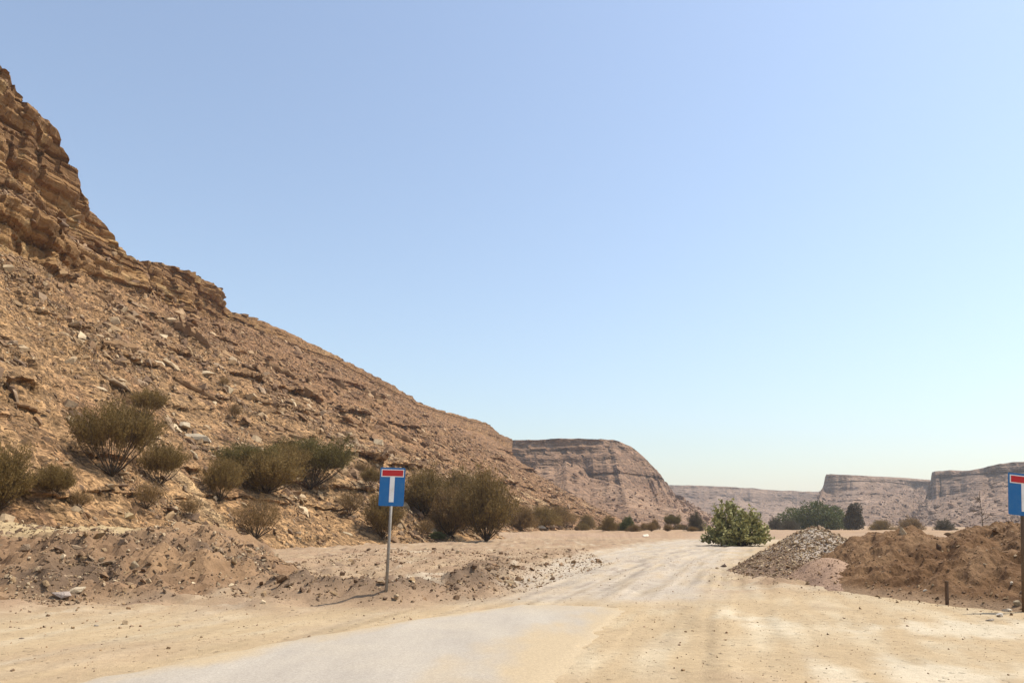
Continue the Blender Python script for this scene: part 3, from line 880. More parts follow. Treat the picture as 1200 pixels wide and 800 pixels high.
ROCK_TONES = np.array([[0.285, 0.188, 0.10], [0.23, 0.142, 0.078], [0.38, 0.275, 0.165], [0.16, 0.102, 0.062], [0.275, 0.19, 0.118], [0.47, 0.36, 0.225]])
def tones(n, w_):
    w_ = np.array(w_, float); i = rng.choice(len(ROCK_TONES), n, p=w_ / w_.sum())
    return ROCK_TONES[i] * rng.uniform(0.85, 1.15, (n, 1))

rock_meshes = []
for k in range(12):
    V, T = (SLABS + CHUNKS)[k if k < 7 else k + 1]
    rock_meshes.append(mesh_np('rock', V, T, M['stone'], False, np.repeat(ROCK_TONES[[k % 6]], len(V), 0)))

def single_rocks(pos, size, Rm, label, group, ks=None):
    for p, s, r in zip(pos, size, Rm):
        kq = random.choice(ks) if ks else random.randrange(12)
        o = new_obj('rock', rock_meshes[kq])
        mtx = Matrix([list(map(float, row)) for row in r]).to_4x4()
        o.matrix_world = Matrix.Translation(Vector(map(float, p))) @ mtx @ Matrix.Diagonal((float(s) * random.uniform(.85, 1.25), float(s) * random.uniform(.8, 1.15), float(s) * random.uniform(.75, 1.2), 1))
        tag(o, f"{size_word(p, s)} {TONE_NAMES[kq % 6]} {'slab' if kq < 7 else 'stone'} {where(p)}", 'rock', group)

LANDMARKS = [(60, 180, 'the high cliff at upper left'), (60, 290, 'the cliff foot at far left'), (210, 330, 'the short lower cliff'), (131, 520, 'the large umbrella shrub'),
    (140, 405, 'the thick brown ledge'), (20, 450, 'the left photo edge, halfway up the slope'), (10, 560, 'the shrub at the left edge'), (230, 510, 'the long pale slab'), (172, 472, 'the highest brushy shrub'),
    (364, 540, 'the flat topped acacia'), (290, 560, 'the olive thicket'), (300, 610, 'the reddish shrub at the slope foot'), (458, 570, 'the left sign plate'), (452, 670, 'the foot of the left sign'),
    (545, 590, 'the shrub clump right of the left sign'), (330, 440, 'the middle of the bare slope'), (430, 470, 'the upper right ledges of the hill'), (560, 530, 'the right end of the hill'), (80, 640, 'the pale bench above the bank'),
    (75, 697, 'the big grey rock at the bank foot'), (200, 660, 'the middle of the bank'), (290, 660, 'the right end of the bank'), (380, 680, 'the low berm left of the sign'), (540, 680, 'the low berm right of the sign'),
    (945, 620, 'the gravel heap top'), (870, 665, 'the left tip of the gravel heap'), (965, 680, 'the small pinkish heap'), (920, 660, 'the middle of the gravel heap'), (1020, 660, 'the left end of the brown mound'),
    (1110, 700, 'the wooden stake'), (1190, 690, 'the right sign post'), (1080, 640, 'the top of the brown mound'), (1150, 660, 'the right half of the brown mound')]
TONE_NAMES = ['tan', 'reddish brown', 'pale', 'dark brown', 'greyish', 'whitish']
def where(p):
    u, v, _ = project(np.asarray(p))
    du, dv, nm = min(((u - a, v - b, c) for a, b, c in LANDMARKS), key=lambda q: math.hypot(q[0], q[1]))
    if abs(du) > abs(dv): return f"{'right' if du > 0 else 'left'} of {nm}"
    return f"{'below' if dv > 0 else 'above'} {nm}"

def size_word(p, s):
    px = s * F / project(np.asarray(p))[2]
    return 'tiny' if px < 5 else 'small' if px < 8 else 'middling' if px < 12 else 'large'

def seen(P, pad=40):
    u, v, z = project(P)
    return (u > -pad) & (u < 1200 + pad) & (v > -pad) & (v < 800 + pad) & (z > 1)

def split_stones(name, pos, size, Rm, colr, kinds, n_single, label, group, ks=None):
    u, v, z = project(pos)
    inside = (u > 2) & (u < 1198) & (v > 2) & (v < 798)
    order = np.argsort(-(size / z) * inside)
    a, b = order[:n_single], order[n_single:]
    if n_single: single_rocks(pos[a], size[a], Rm[a], label, group, ks)
    me = stones_mesh(name, pos[b], size[b], Rm[b], colr[b], kinds)
    return tag(new_obj(name, me), kind='stuff')

# scree on the hillside
fc = (HILL_P[:-1, :-1] + HILL_P[1:, :-1] + HILL_P[1:, 1:] + HILL_P[:-1, 1:]) / 4
e1, e2 = HILL_P[1:, 1:] - HILL_P[:-1, :-1], HILL_P[:-1, 1:] - HILL_P[1:, :-1]
nn = np.cross(e1, e2); ar = np.linalg.norm(nn, axis=-1, keepdims=True); nn = nn / (ar + 1e-9)
nn = np.where(nn[..., 2:3] < 0, -nn, nn)
ar = ar[..., 0] * 0.5; fm = HILL_M[:-1, :-1]
flatc = fc.reshape(-1, 3); fn = nn.reshape(-1, 3)
dist = np.linalg.norm(flatc, axis=1)
clump = sstep(-0.55, 0.65, fbm((flatc @ np.r_[D, 0]) / 3.2, (flatc @ np.r_[N, 0]) / 9, flatc[:, 2] / 7, oct=3, seed=600))
wgt = ar.ravel() * (fm.ravel() > 0.01) * (fm.ravel() < 1.94) * np.where((fm.ravel() > 1.26) & (fm.ravel() < 1.48) & (dist < 90), 1.8, np.where(fm.ravel() > 1.0, 0.15, 1.0)) * (0.10 + 1.5 * clump ** 2) * seen(flatc) * np.clip(60 / dist, 0.12, 1.5) * (dist < 240) * (fn[:, 2] > 0.3)
NS = 75000
idx = rng.choice(len(wgt), NS, p=wgt / wgt.sum())
pos = flatc[idx] + rng.normal(0, 0.12, (NS, 3)) * np.array([1, 1, 0.0])
size = np.clip(0.115 * (1 - rng.random(NS)) ** -0.43, 0.115, 1.15) * np.clip(dist[idx] / 60, 0.8, 1.5)
nor = fn[idx]
Rm = stone_frames(nor, 0.25, NS, True)
pos = pos + nor * (size * 0.05)[:, None]
farf = sstep(40, 120, dist[idx])[:, None]
split_stones('scree', pos, size, Rm, tones(NS, [4, 4, 1.6, 3.5, 1.2, 0.45]) * (0.95 - farf * np.array([0.08, 0.17, 0.24])), SLABS + CHUNKS[:3], 130,
    'on the hillside', 'loose rocks on the hillside scree')

# fallen blocks on the aprons of the far mesas
bp, bs_, bn, bt = [], [], [], []
for P_, m_, tone_ in MESAS:
    q = P_[1:-1, 1:-1].reshape(-1, 3); ok = (m_[1:-1, 1:-1].ravel() > .02) & (m_[1:-1, 1:-1].ravel() < 1.02) & seen(q)
    q = q[ok]; q = q[rng.choice(len(q), min(len(q), 2600), replace=False)]
    q = q + rng.normal(0, 1.2, q.shape) * np.array([1, 1, 0])
    bp.append(q); bs_.append(np.clip(0.55 * (1 - rng.random(len(q))) ** -.5, .55, 3.2)); bt.append(np.array(tone_)[rng.integers(0, 3, len(q))] * rng.uniform(.8, 1.25, (len(q), 1)))
bp, bs_, bt = np.concatenate(bp), np.concatenate(bs_), np.concatenate(bt)
me = stones_mesh('mesa_blocks', bp, bs_, stone_frames(np.tile([0.2, -.5, .85], (len(bp), 1)), .3, len(bp)), bt, CHUNKS)
tag(new_obj('mesa_blocks', me), kind='stuff')

# rubble on the bank, along the disturbed ground and on the heaps
def scatter(n, x0, x1, y0, y1, wfun, smin, smax_, expo, hfun, kinds, tw, name, n_single, label, group, ks=None, jit=0.5):
    x, y = rng.uniform(x0, x1, n * 4), rng.uniform(y0, y1, n * 4)
    k = rng.random(n * 4) < wfun(x, y)
    x, y = x[k][:n], y[k][:n]
    z = hfun(x, y)
    e = 0.08
    nor = np.stack([-(hfun(x + e, y) - z) / e, -(hfun(x, y + e) - z) / e, np.ones_like(z)], -1)
    nor /= np.linalg.norm(nor, axis=1, keepdims=True)
    s = np.clip(smin * (1 - rng.random(len(x))) ** -expo, smin, smax_)
    p = np.stack([x, y, z], -1) + nor * (s * 0.12)[:, None]
    return split_stones(name, p, s, stone_frames(nor, jit, len(x)), tones(len(x), tw), kinds, n_single, label, group, ks)

gh = lambda x, y: ground_fields(x, y)[0]
def w_bank(x, y):
    sd = poly_sdist(x, y, BANK)
    cl = sstep(-0.1, 0.5, fbm(x / 2.6, y / 1.8, oct=3, seed=90)) + 0.25
    return np.clip(np.where(sd > -0.4, cl * (1 - sstep(5, 9, sd) * .6), 0.02), 0, 1)
scatter(17000, -20, -4.5, 12, 27, w_bank, 0.04, 0.36, 0.38, gh, CHUNKS + SLABS[:3], [2, 3, 1.2, 3.5, 3, .8], 'bank_rubble', 60,
    'on the earth bank', 'rubble stones on the earth bank')
def w_rough(x, y):
    b1 = poly_sdist(x, y, [(-5.4, 17.2), (-3.9, 16.4), (-2.4, 16.1), (-1.2, 17.3), (-0.7, 20.0), (-0.5, 24.0), (-0.2, 30.0)])
    q = np.exp(-(b1 / 0.8) ** 2)
    return np.clip(q * .9 + 0.16 * sstep(16, 20, y - 0.3 * x) * (poly_sdist(x, y, TRACK) > 1.5), 0, 1)
scatter(14000, -8, 4, 15, 42, w_rough, 0.03, 0.26, 0.40, gh, CHUNKS + SLABS, [2, 3, .7, 4, 2, .5], 'berm_rubble', 25,
    'on the rough ground', 'stones on the low berm by the left sign')
def w_peb(x, y):
    t = np.abs(poly_sdist(x, y, TRACK))
    return np.clip(0.35 + 0.3 * fbm(x / 2, y / 2, oct=2, seed=620) - 0.3 * in_poly(x, y, ROAD_L + ROAD_R[::-1]), 0.02, 1)
scatter(20000, -10, 11, 7, 36, w_peb, 0.008, 0.06, 0.34, gh, CHUNKS, [3, 3, 3, 2, 3, 1], 'pebbles', 0, '', '', None)
hg = lambda x, y: h_gravel(x, y)
scatter(13000, 5.5, 13.5, 17, 29, lambda x, y: np.where(h_gravel(x, y) > 0.02, np.clip(0.25 + h_gravel(x, y), 0, 1), 0), 0.032, 0.15, 0.33, hg, CHUNKS, [2.2, 1.4, 3.0, .9, 4, 2.2], 'gravel', 40,
    'on the gravel heap', 'stones on the gravel heap')
scatter(6500, 8, 18, 13, 23, lambda x, y: np.where(h_mound(x, y) > 0.02, np.clip(0.18 + .6 * sstep(11.5, 14, x) + .3 * (h_mound(x, y) < .25), 0, 1), 0), 0.03, 0.30, 0.40, h_mound, CHUNKS + SLABS[:2], [2, 4, .8, 4, 1.5, .5], 'mound_clods', 40,
    'on the brown mound', 'clods on the earth mound')
scatter(900, 6.4, 9.3, 18, 22.5, lambda x, y: np.where(h_pink(x, y) > 0.02, .6, 0), 0.02, 0.1, 0.35, h_pink, CHUNKS, [3, 4, 1, 1, 1, .5], 'heap_crumbs', 0, '', '')

def w_spill(x, y):
    h = np.maximum(np.maximum(h_gravel(x, y), h_mound(x, y)), h_pink(x, y))
    return np.where((h < 0.03) & (h > -0.39), 0.5 * np.exp(np.minimum(h, 0) * 6), 0)
scatter(2600, 5, 13, 12.5, 28, w_spill, 0.018, 0.13, 0.42, gh, CHUNKS, [2, 2, 1.5, 2.5, 2.5, 1], 'spilled_stones', 0, '', '')

def boulder(u, v, wpx, label, tone, flat=0.6, ks=5, group=None, cat='boulder'):
    loc, nor, _ = hit(u, v)
    if loc is None: return
    s = wpx * depth(loc) / F
    V, T = stone_base(int(u * 7 + v), flat, 16)
    o = new_obj('boulder', mesh_np('boulder', V, T, M['stone'], False, np.repeat(np.array([tone]), len(V), 0)))
    o.location = loc + Vector((0, 0, s * flat * 0.22)); o.scale = (s, s * .8, s); o.rotation_euler = (random.uniform(-.15, .15), random.uniform(-.15, .15), random.uniform(0, 6))
    tag(o, label, cat, group)
PALE = (0.62, 0.54, 0.42)
boulder(634, 619, 10, 'pale boulder at the left of two among the dry scrub beyond the flat ground', PALE)
boulder(646, 619, 12, 'pinkish boulder at the right of two among the dry scrub beyond the flat ground', (0.45, 0.34, 0.25))
boulder(757, 628, 8, 'small white boulder beyond the bend of the track, left of the round bush', PALE)
boulder(1172, 722, 13, 'pale grey broken rock lying just left of the right sign post', (0.52, 0.46, 0.38))
boulder(1160, 727, 10, 'flat dark edged rock at the front of the rubble by the right sign', (0.40, 0.33, 0.26), .4)
boulder(1180, 716, 9, 'small white rock beside the foot of the right sign post', PALE)
boulder(1186, 684, 8, 'white rock high on the brown mound beside the right post', PALE)
boulder(1192, 709, 8, 'upright tan rock touching the right sign post', (0.45, 0.36, 0.24), 1.2)
boulder(1084, 692, 5, 'tiny white stone low on the face of the brown mound', (0.7, 0.64, 0.54))
boulder(72, 700, 20, 'big grey rock at the foot of the left bank', (0.36, 0.29, 0.24))
boulder(90, 694, 18, 'rounded tan rock overhanging a dark hollow in the left bank', (0.42, 0.33, 0.22))
boulder(113, 733, 9, 'lone flat stone lying on the sand below the left bank', (0.34, 0.28, 0.22), .4)
boulder(25, 748, 5, 'small stone lying on the sand at the far left', (0.33, 0.26, 0.2), .5)
boulder(848, 664, 6, 'dark stone at the left tip of the gravel heap', (0.2, 0.15, 0.12), .9)
def ledge(u0, v0, u1, v1, th, label, tone=(0.235, 0.142, 0.072)):
    """a broken bed of rock standing out of the slope between two points of it"""
    a, _, _ = hit(u0, v0); b, _, _ = hit(u1, v1)
    if a is None or b is None: return
    a, b = np.array(a), np.array(b)
    h = th * depth(Vector(a)) / F
    r = np.random.default_rng(int(u0 * 3 + v0)); n = 11
    o_ = np.array([-N[0], -N[1], 0]); up = np.array([0, 0, 1.0])
    Vv = []
    for i in range(n):
        f = i / (n - 1); c = a * (1 - f) + b * f + r.normal(0, .10 * h, 3)
        e = math.sin(math.pi * min(max(f, .06), .94)) ** .5
        q, t_ = h * r.uniform(.35, 1.0) * e, h * r.uniform(.7, 1.1) * e
        Vv += [c - o_ * h * 1.2 - up * h * .5, c + o_ * q * .75 - up * t_ * .35, c + o_ * q + up * t_ * .05, c + o_ * q * r.uniform(.75, .95) + up * t_ * .50, c - o_ * h * 1.2 + up * t_ * .75]
    Fq = [(i * 5 + j, i * 5 + (j + 1) % 5, i * 5 + 5 + (j + 1) % 5, i * 5 + 5 + j) for i in range(n - 1) for j in range(5)]
    Vv = np.array(Vv); org = Vv.mean(0)
    tn = np.array(tone)[None] * r.uniform(.85, 1.15, (len(Vv), 1))
    o = new_obj('rock_ledge', mesh_np('rock_ledge', Vv - org, np.array(Fq), M['stone'], False, tn))
    o.location = org
    tag(o, label, 'rock ledge', 'broken ledges across the hillside')
ledge(120, 401, 164, 411, 13, 'thick brown rock ledge over a dark hollow in the middle of the hillside')
ledge(88, 386, 118, 397, 7, 'short grey ledge just left of the thick brown ledge over the hollow')
ledge(166, 419, 202, 442, 9, 'sloping dark ledge just right of the thick brown ledge over the hollow')
ledge(203, 443, 258, 472, 7, 'long thin ledge running down to the right towards the tiny dry bush')
ledge(192, 374, 242, 406, 12, 'heavy dark ledge below the short lower cliff')
ledge(108, 344, 132, 358, 10, 'dark stub of ledge just below the cliff foot')
ledge(128, 366, 178, 384, 6, 'thin ledge between the cliff foot and the heavy dark ledge')
ledge(116, 438, 152, 457, 5, 'thin paired slabs of ledge above the highest brushy shrub', (0.30, 0.21, 0.125))
ledge(300, 420, 345, 442, 8, 'ledge high on the right half of the hillside, left one of three')
ledge(372, 436, 412, 464, 9, 'ledge high on the right half of the hillside, middle one of three')
ledge(420, 456, 452, 476, 10, 'ledge high on the right half of the hillside, right one of three')
ledge(10, 470, 48, 482, 6, 'low dark ledge at the left edge above the shrubs')
ledge(-4, 392, 24, 410, 7, 'ledge cut off by the left edge of the photo, below the cliff')
ledge(440, 500, 486, 520, 6, 'thin ledge on the slope straight above the left sign')
boulder(142, 425, 18, 'flat tan block lying just below the thick brown ledge over the hollow', (0.30, 0.19, 0.10), .4)
boulder(215, 500, 26, 'pale slab lying on the slope above the dark shrubs', (0.50, 0.40, 0.27), .35)
boulder(232, 515, 30, 'long pale slab on the slope just left of the olive shrubs', (0.50, 0.41, 0.29), .35)
boulder(8, 318, 22, 'pale block at the foot of the left cliff', (0.48, 0.36, 0.22), .6)
boulder(150, 608, 20, 'yellowish block with a dark side on the ledge above the bank', (0.47, 0.35, 0.19), .6)

# ------------------------------------------------------------------ plants
def tubes(paths, sides=3):
    """paths: list of (points (k,3), radii (k,)) -> V, Tri"""
    Vs, Ts, o = [], [], 0
    for p, r in paths:
        p = np.asarray(p, float); k = len(p)
        d = np.gradient(p, axis=0); d /= np.linalg.norm(d, axis=1, keepdims=True) + 1e-9
        up = np.where(np.abs(d[:, 2:3]) < 0.9, np.array([[0, 0, 1.0]]), np.array([[1.0, 0, 0]]))
        x = np.cross(d, up); x /= np.linalg.norm(x, axis=1, keepdims=True) + 1e-9
        y = np.cross(d, x)
        a = np.arange(sides) * 2 * np.pi / sides
        ring = p[:, None] + np.asarray(r)[:, None, None] * (np.cos(a)[None, :, None] * x[:, None] + np.sin(a)[None, :, None] * y[:, None])
        Vs.append(ring.reshape(-1, 3))
        i = np.arange(k - 1)[:, None] * sides + np.arange(sides)[None]
        j = np.arange(k - 1)[:, None] * sides + (np.arange(sides)[None] + 1) % sides
        q = np.stack([i, j, j + sides, i, j + sides, i + sides], -1).reshape(-1, 3) + o
        Ts.append(q); o += k * sides
    return np.concatenate(Vs), np.concatenate(Ts)

def cards(P, Dr, ln, wd, shade, bend=0.0):
    """thin quads at P along Dr"""
    n = len(P)
    Dr = Dr / (np.linalg.norm(Dr, axis=1, keepdims=True) + 1e-9)
    rnd = rng.normal(0, 1, (n, 3)); s = np.cross(Dr, rnd); s /= np.linalg.norm(s, axis=1, keepdims=True) + 1e-9
    ln, wd = np.broadcast_to(ln, n)[:, None], np.broadcast_to(wd, n)[:, None]
    a, b = P - s * wd * .35, P + s * wd * .35
    m1, m2 = P + Dr * ln * .55 + s * wd * .5, P + Dr * ln * .55 - s * wd * .5
    tip = P + Dr * ln
    V = np.stack([a, b, m1, tip, m2], 1).reshape(-1, 3)
    i = np.arange(n)[:, None] * 5
    T = np.concatenate([i + np.array([[0, 1, 2]]), i + np.array([[0, 2, 4]]), i + np.array([[4, 2, 3]])], 1).reshape(-1, 3)
    C = np.repeat(np.repeat(shade[:, None], 3, 1), 5, 0)
    return V, T, C

def shrub_meshes(seed, flat=0.45, width=0.8, stems=12, nb=520, twigs=16, leaves=2, inner=0.5, leafsize=0.024, twigw=0.007, leafmat='leaf_dry', lean=0.0):
    """unit-height desert shrub: stems fan out of one base, fine twigs form a brushy crown"""
    r = np.random.default_rng(seed)
    paths, tp, td = [], [], []
    def crown(az, q):
        lump = 1 + .26 * vnoise(math.cos(az) * q * 2.6 + seed, math.sin(az) * q * 2.6, 0.0, seed) + .12 * vnoise(math.cos(az) * q * 7 + seed, math.sin(az) * q * 7, 0.0, seed + 1)
        return np.array([width * q * math.cos(az) + lean * q, width * q * math.sin(az), 1 - flat * q ** 2.4]) * float(lump)
    for k in range(stems):
        tip = crown(k * 2.399, math.sqrt((k + .5) / stems)) * r.uniform(.8, .95)
        t = np.linspace(0, 1, 6)[:, None]
        c = tip * t + tip * np.array([.22, .22, 0]) * np.sin(t * np.pi) + r.normal(0, .035, (6, 3)) * t
        paths.append((c, np.linspace(.017, .003, 6) * r.uniform(.6, 1.2)))
    for k in range(nb):
        az = r.uniform(0, 6.2832); q = math.sqrt(r.uniform(0, 1.0))
        if vnoise(math.cos(az) * q * 3.2, math.sin(az) * q * 3.2, 7.0, seed + 2) < -.42: continue      # gaps and dead patches
        p = crown(az, q) * (inner + (1.02 - inner) * r.uniform(0, 1) ** .6)
        b0 = p * r.uniform(.55, .72) * np.array([1.05, 1.05, 1]) + r.normal(0, .02, 3)
        dr = p - b0; L_ = np.linalg.norm(dr); dr = dr / L_
        if k % 2 == 0: paths.append((np.stack([b0, (b0 + p) / 2 + r.normal(0, .012, 3), p]), np.array([.004, .0028, .0014])))
        f = r.uniform(.35, 1.05, (twigs, 1))
        tp.append(b0 + (p - b0) * f + r.normal(0, .035, (twigs, 3)))
        td.append(dr + r.normal(0, .62, (twigs, 3)))
    V, T = tubes(paths)
    trunk = mesh_np('trunk', V, T, M['bark'], True)
    tp, td = np.concatenate(tp), np.concatenate(td)
    tp[:, 2] = np.maximum(tp[:, 2], .03)
    tn = td / np.linalg.norm(td, axis=1, keepdims=True)
    n = len(tp); ln = r.uniform(.04, .10, n)
    sh = np.clip(r.normal(.45, .2, n), 0, 1)
    parts = [cards(tp, td, ln, twigw, sh)]
    for q in range(leaves):
        f = r.uniform(.2, 1.05, (n, 1))
        parts.append(cards(tp + tn * ln[:, None] * f + r.normal(0, .006, (n, 3)), tn + r.normal(0, .8, (n, 3)), r.uniform(.6, 1.3, n) * leafsize, r.uniform(.4, .75, n) * leafsize, np.clip(sh + r.normal(.1, .2, n), 0, 1)))
    o = 0; Vs, Ts, Cs = [], [], []
    for a, b, c in parts:
        Vs.append(a); Ts.append(b + o); Cs.append(c); o += len(a)
    fol = mesh_np('foliage', np.concatenate(Vs), np.concatenate(Ts), M[leafmat], False, np.concatenate(Cs))
    return trunk, fol

SH = {
    'broom': shrub_meshes(21, flat=.34, width=.85, inner=.45),
    'broom2': shrub_meshes(22, flat=.45, width=.75, inner=.4, lean=.10),
    'dry': shrub_meshes(23, flat=.45, width=.7, nb=289, twigs=13, leaves=1, leafmat='leaf_brown', inner=.35),
    'umbrella': shrub_meshes(24, flat=.24, width=1.0, stems=20, nb=646, inner=.62),
    'olive': shrub_meshes(25, flat=.24, width=.95, stems=18, nb=680, leaves=3, inner=.58, leafmat='leaf_olive', lean=-.1),
    'dense': shrub_meshes(26, flat=.5, width=.8, stems=17, nb=680, inner=.25),
    'dense2': shrub_meshes(27, flat=.6, width=.7, stems=16, nb=612, inner=.25, leafmat='leaf_brown', lean=.12),
    'dome': shrub_meshes(31, flat=.92, width=.9, nb=714, inner=.2),
    'dome2': shrub_meshes(32, flat=.88, width=.85, nb=646, inner=.2, leafmat='leaf_brown', lean=.1),
    'green': shrub_meshes(28, flat=.92, width=.9, nb=510, leaves=4, inner=.2, leafmat='leaf_green', leafsize=.035),
    'yellow': shrub_meshes(29, flat=.85, width=1.3, nb=510, inner=.2, leafmat='leaf_yellow'),
    'grey': shrub_meshes(30, flat=.92, width=1.1, nb=510, leaves=3, inner=.2, leafmat='leaf_grey', leafsize=.03),
}
WID = {'dome': .9, 'dome2': .85, 'broom': .85, 'broom2': .75, 'dry': .7, 'umbrella': 1.0, 'olive': .95, 'dense': .8, 'dense2': .7, 'green': .9, 'yellow': 1.3, 'grey': 1.1}
todo = []
def shrub(kind, u, v, hpx, wpx, label, group='dry shrubs on the slope and valley floor', rz=None, name='shrub', cat='shrub', at=None):
    if at is None:
        loc, nor, on = hit(u, v)
    else:
        loc = at
    todo.append((kind, loc, hpx, wpx, label, group, rz, name, cat))
def at_r(u, r):
    p = unproj(u, 612, r); loc, nor = down(p[0], p[1]); return loc

shrub('umbrella', 131, 558, 80, 122, 'largest umbrella shaped dry shrub standing alone on the left slope, its dark stems showing')
shrub('broom', 172, 489, 33, 50, 'small brushy shrub highest on the slope, directly behind the large umbrella shrub')
shrub('dense', -6, 600, 78, 90, 'dense olive shrub cut off by the left edge of the photo')
shrub('broom2', 62, 583, 38, 62, 'low dark shrub between the left edge shrub and the umbrella shrub')
shrub('broom', 187, 568, 48, 66, 'brown shrub touching the right side of the large umbrella shrub')
shrub('dry', 172, 596, 32, 42, 'small thin dry shrub just below the large umbrella shrub')
shrub('dry', 92, 596, 22, 40, 'thin straw coloured shrub low on the slope right of the low dark shrub')
shrub('broom2', 258, 587, 50, 56, 'fan shaped brown shrub left of the olive shrub thicket')
shrub('dense', 312, 578, 50, 104, 'broad olive brown shrub left of the flat topped dark tree on the slope')
shrub('broom', 334, 562, 42, 66, 'olive shrub squeezed between the broad olive shrub and the flat topped acacia')
shrub('olive', 364, 573, 55, 112, 'flat topped dark olive acacia with black stems in the middle of the slope')
shrub('olive', 292, 562, 38, 84, 'pale brown shrub behind the olive thicket on the slope')
shrub('dry', 300, 631, 48, 66, 'dry reddish shrub at the slope foot below the olive thicket')
shrub('dry', 275, 490, 18, 20, 'tiny dry bush by itself high on the slope above the olive thicket')
shrub('dry', 262, 453, 12, 18, 'tiniest dry bush, highest of all on the upper hillside')
shrub('dry', 222, 606, 24, 32, 'thin dry bush between the umbrella shrub and the reddish shrub at the slope foot')
shrub('dry', 410, 604, 30, 40, 'straw coloured dry bush left of the left sign')
shrub('dry', 425, 556, 16, 26, 'small dry bush right of the flat topped acacia')
shrub('dense', 448, 630, 56, 58, 'dark brown shrub directly behind the left sign post')
shrub('broom', 434, 572, 24, 30, 'small brown bush on the slope left of the left sign plate')
shrub('dense', 497, 604, 54, 82, 'wide brown shrub at the right of the left sign plate')
shrub('dense', 545, 612, 60, 84, 'dark brown shrub at the back of the clump, behind its rounded front shrub')
shrub('dense2', 527, 628, 56, 70, 'rounded brown shrub in front between two darker shrubs right of the left sign')
shrub('dense', 570, 634, 80, 92, 'tallest dark brown shrub at the hill foot, rightmost of the large clump')
shrub('dry', 498, 629, 20, 28, 'low yellow green bush at the foot of the clump right of the left sign')
shrub('green', 512, 631, 8, 30, 'low green ground plant at the foot of the clump right of the left sign')
shrub('dome2', 611, 619, 28, 58, 'brown shrub behind the pale board')
shrub('dome2', 652, 612, 20, 56, 'low brown scrub forming the back of the band along the hill foot')
shrub('dome', 636, 616, 24, 60, 'low brown shrub behind the two pale boulders')
shrub('dry', 662, 619, 20, 46, 'faded brown bush right of the two pale boulders')
shrub('dome', 688, 619, 17, 26, 'rounded olive bush between the pale boulders and the green bush')
shrub('dome', 713, 626, 18, 24, 'olive bush adjoining the left side of the dark green bush', at=at_r(713, 92))
shrub('green', 736, 626, 16, 24, 'dark green low bush near the middle of the valley floor', at=at_r(736, 92))
shrub('dome2', 754, 624, 9, 12, 'tiny dark bush just right of the dark green low bush', at=at_r(754, 100))
shrub('dome2', 767, 622, 13, 14, 'small upright bush midway between the green low bush and the round bush', at=at_r(767, 110))
shrub('olive', 788, 621, 16, 24, 'small flat topped shrub left of the round bush', at=at_r(788, 110))
shrub('grey', 815, 624, 22, 30, 'dark shrub half hidden behind the left side of the round bush', at=at_r(815, 92))
shrub('grey', 908, 622, 16, 26, 'low grey green bush at the left foot of the green trees', at=at_r(908, 150))
shrub('grey', 925, 622, 14, 30, 'low grey green bush in front of the green trees', at=at_r(926, 145))
shrub('dome', 1032, 622, 14, 36, 'low olive scrub just right of the grey slender tree', at=at_r(1032, 150))
shrub('dome2', 1068, 622, 16, 40, 'wide brownish scrub behind the top of the brown mound', at=at_r(1068, 160))
shrub('grey', 1106, 626, 14, 32, 'dark low scrub seen through the dip in the brown mound', at=at_r(1106, 130))
shrub('yellow', 1142, 626, 16, 40, 'yellow green scrub on the brown mound, left one of two', at=at_r(1140, 40))
shrub('yellow', 1180, 626, 22, 48, 'yellow green scrub behind the right sign post, right one of two', at=at_r(1182, 38))

for q in range(16):
    u_ = 672 + q * 13.5 + random.uniform(-5, 5)
    if 830 < u_ < 890: continue
    hp = random.uniform(5, 10)
    shrub(random.choice(['dome', 'dome2', 'dense2']), u_, 622, hp, hp * random.uniform(1.7, 3.0), 'low dry scrub in the thin band across the far edge of the valley floor', 'low scrub across the valley floor', at=at_r(u_, random.uniform(85, 135)))

def foliage_cloud(seed, blobs, n, leaf, mat, name):
    """crown of many small leaf faces spread through overlapping lobes; blobs: (x,y,z,rx,ry,rz)"""
    r = np.random.default_rng(seed)
    B = np.array(blobs, float); vol = (B[:, 3] * B[:, 4] * B[:, 5]) ** (2 / 3)
    k = r.choice(len(B), n, p=vol / vol.sum())
    d = r.normal(0, 1, (n, 3)); d /= np.linalg.norm(d, axis=1, keepdims=True)
    rad = r.uniform(0.35, 1, (n, 1)) ** .5
    cl = vnoise(d[:, 0] * 2.5 + k, d[:, 1] * 2.5, d[:, 2] * 2.5, seed)[:, None]
    P = B[k, :3] + d * B[k, 3:] * rad * (1 + .4 * cl)
    keep = (P[:, 2] > 0.02) & (cl[:, 0] > -0.3)
    P, d = P[keep], d[keep]
    m_ = len(P)
    sh = np.clip(r.normal(.45, .22, m_) + .25 * cl[keep][:, 0], 0, 1)
    V, T, C = cards(P, d + r.normal(0, .8, (m_, 3)), r.uniform(.7, 1.3, m_) * leaf, r.uniform(.5, .8, m_) * leaf, sh)
    return mesh_np(name, V, T, M[mat], False, C)

def limbs(seed, blobs, r0, h0):
    r = np.random.default_rng(seed); paths = []
    t = np.linspace(0, 1, 5)[:, None]
    for b in blobs:
        e = np.array(b[:3]) + r.normal(0, .1, 3) * np.array(b[3:])
        c = e * t; c[:, :2] = e[None, :2] * t ** 1.6; c += r.normal(0, .02, (5, 3)) * np.linalg.norm(e) * t
        paths.append((c, np.linspace(r0, r0 * .25, 5)))
        for j in range(5):
            q = c[2] + (c[4] - c[2]) * r.uniform(0, 1); f = q + r.normal(0, .55, 3) * np.array(b[3:])
            paths.append((np.stack([q, (q + f) / 2 + [0, 0, .03], f]), np.array([r0 * .3, r0 * .2, r0 * .08])))
    V, T = tubes(paths, 5)
    return mesh_np('trunk', V, T, M['bark'], True)

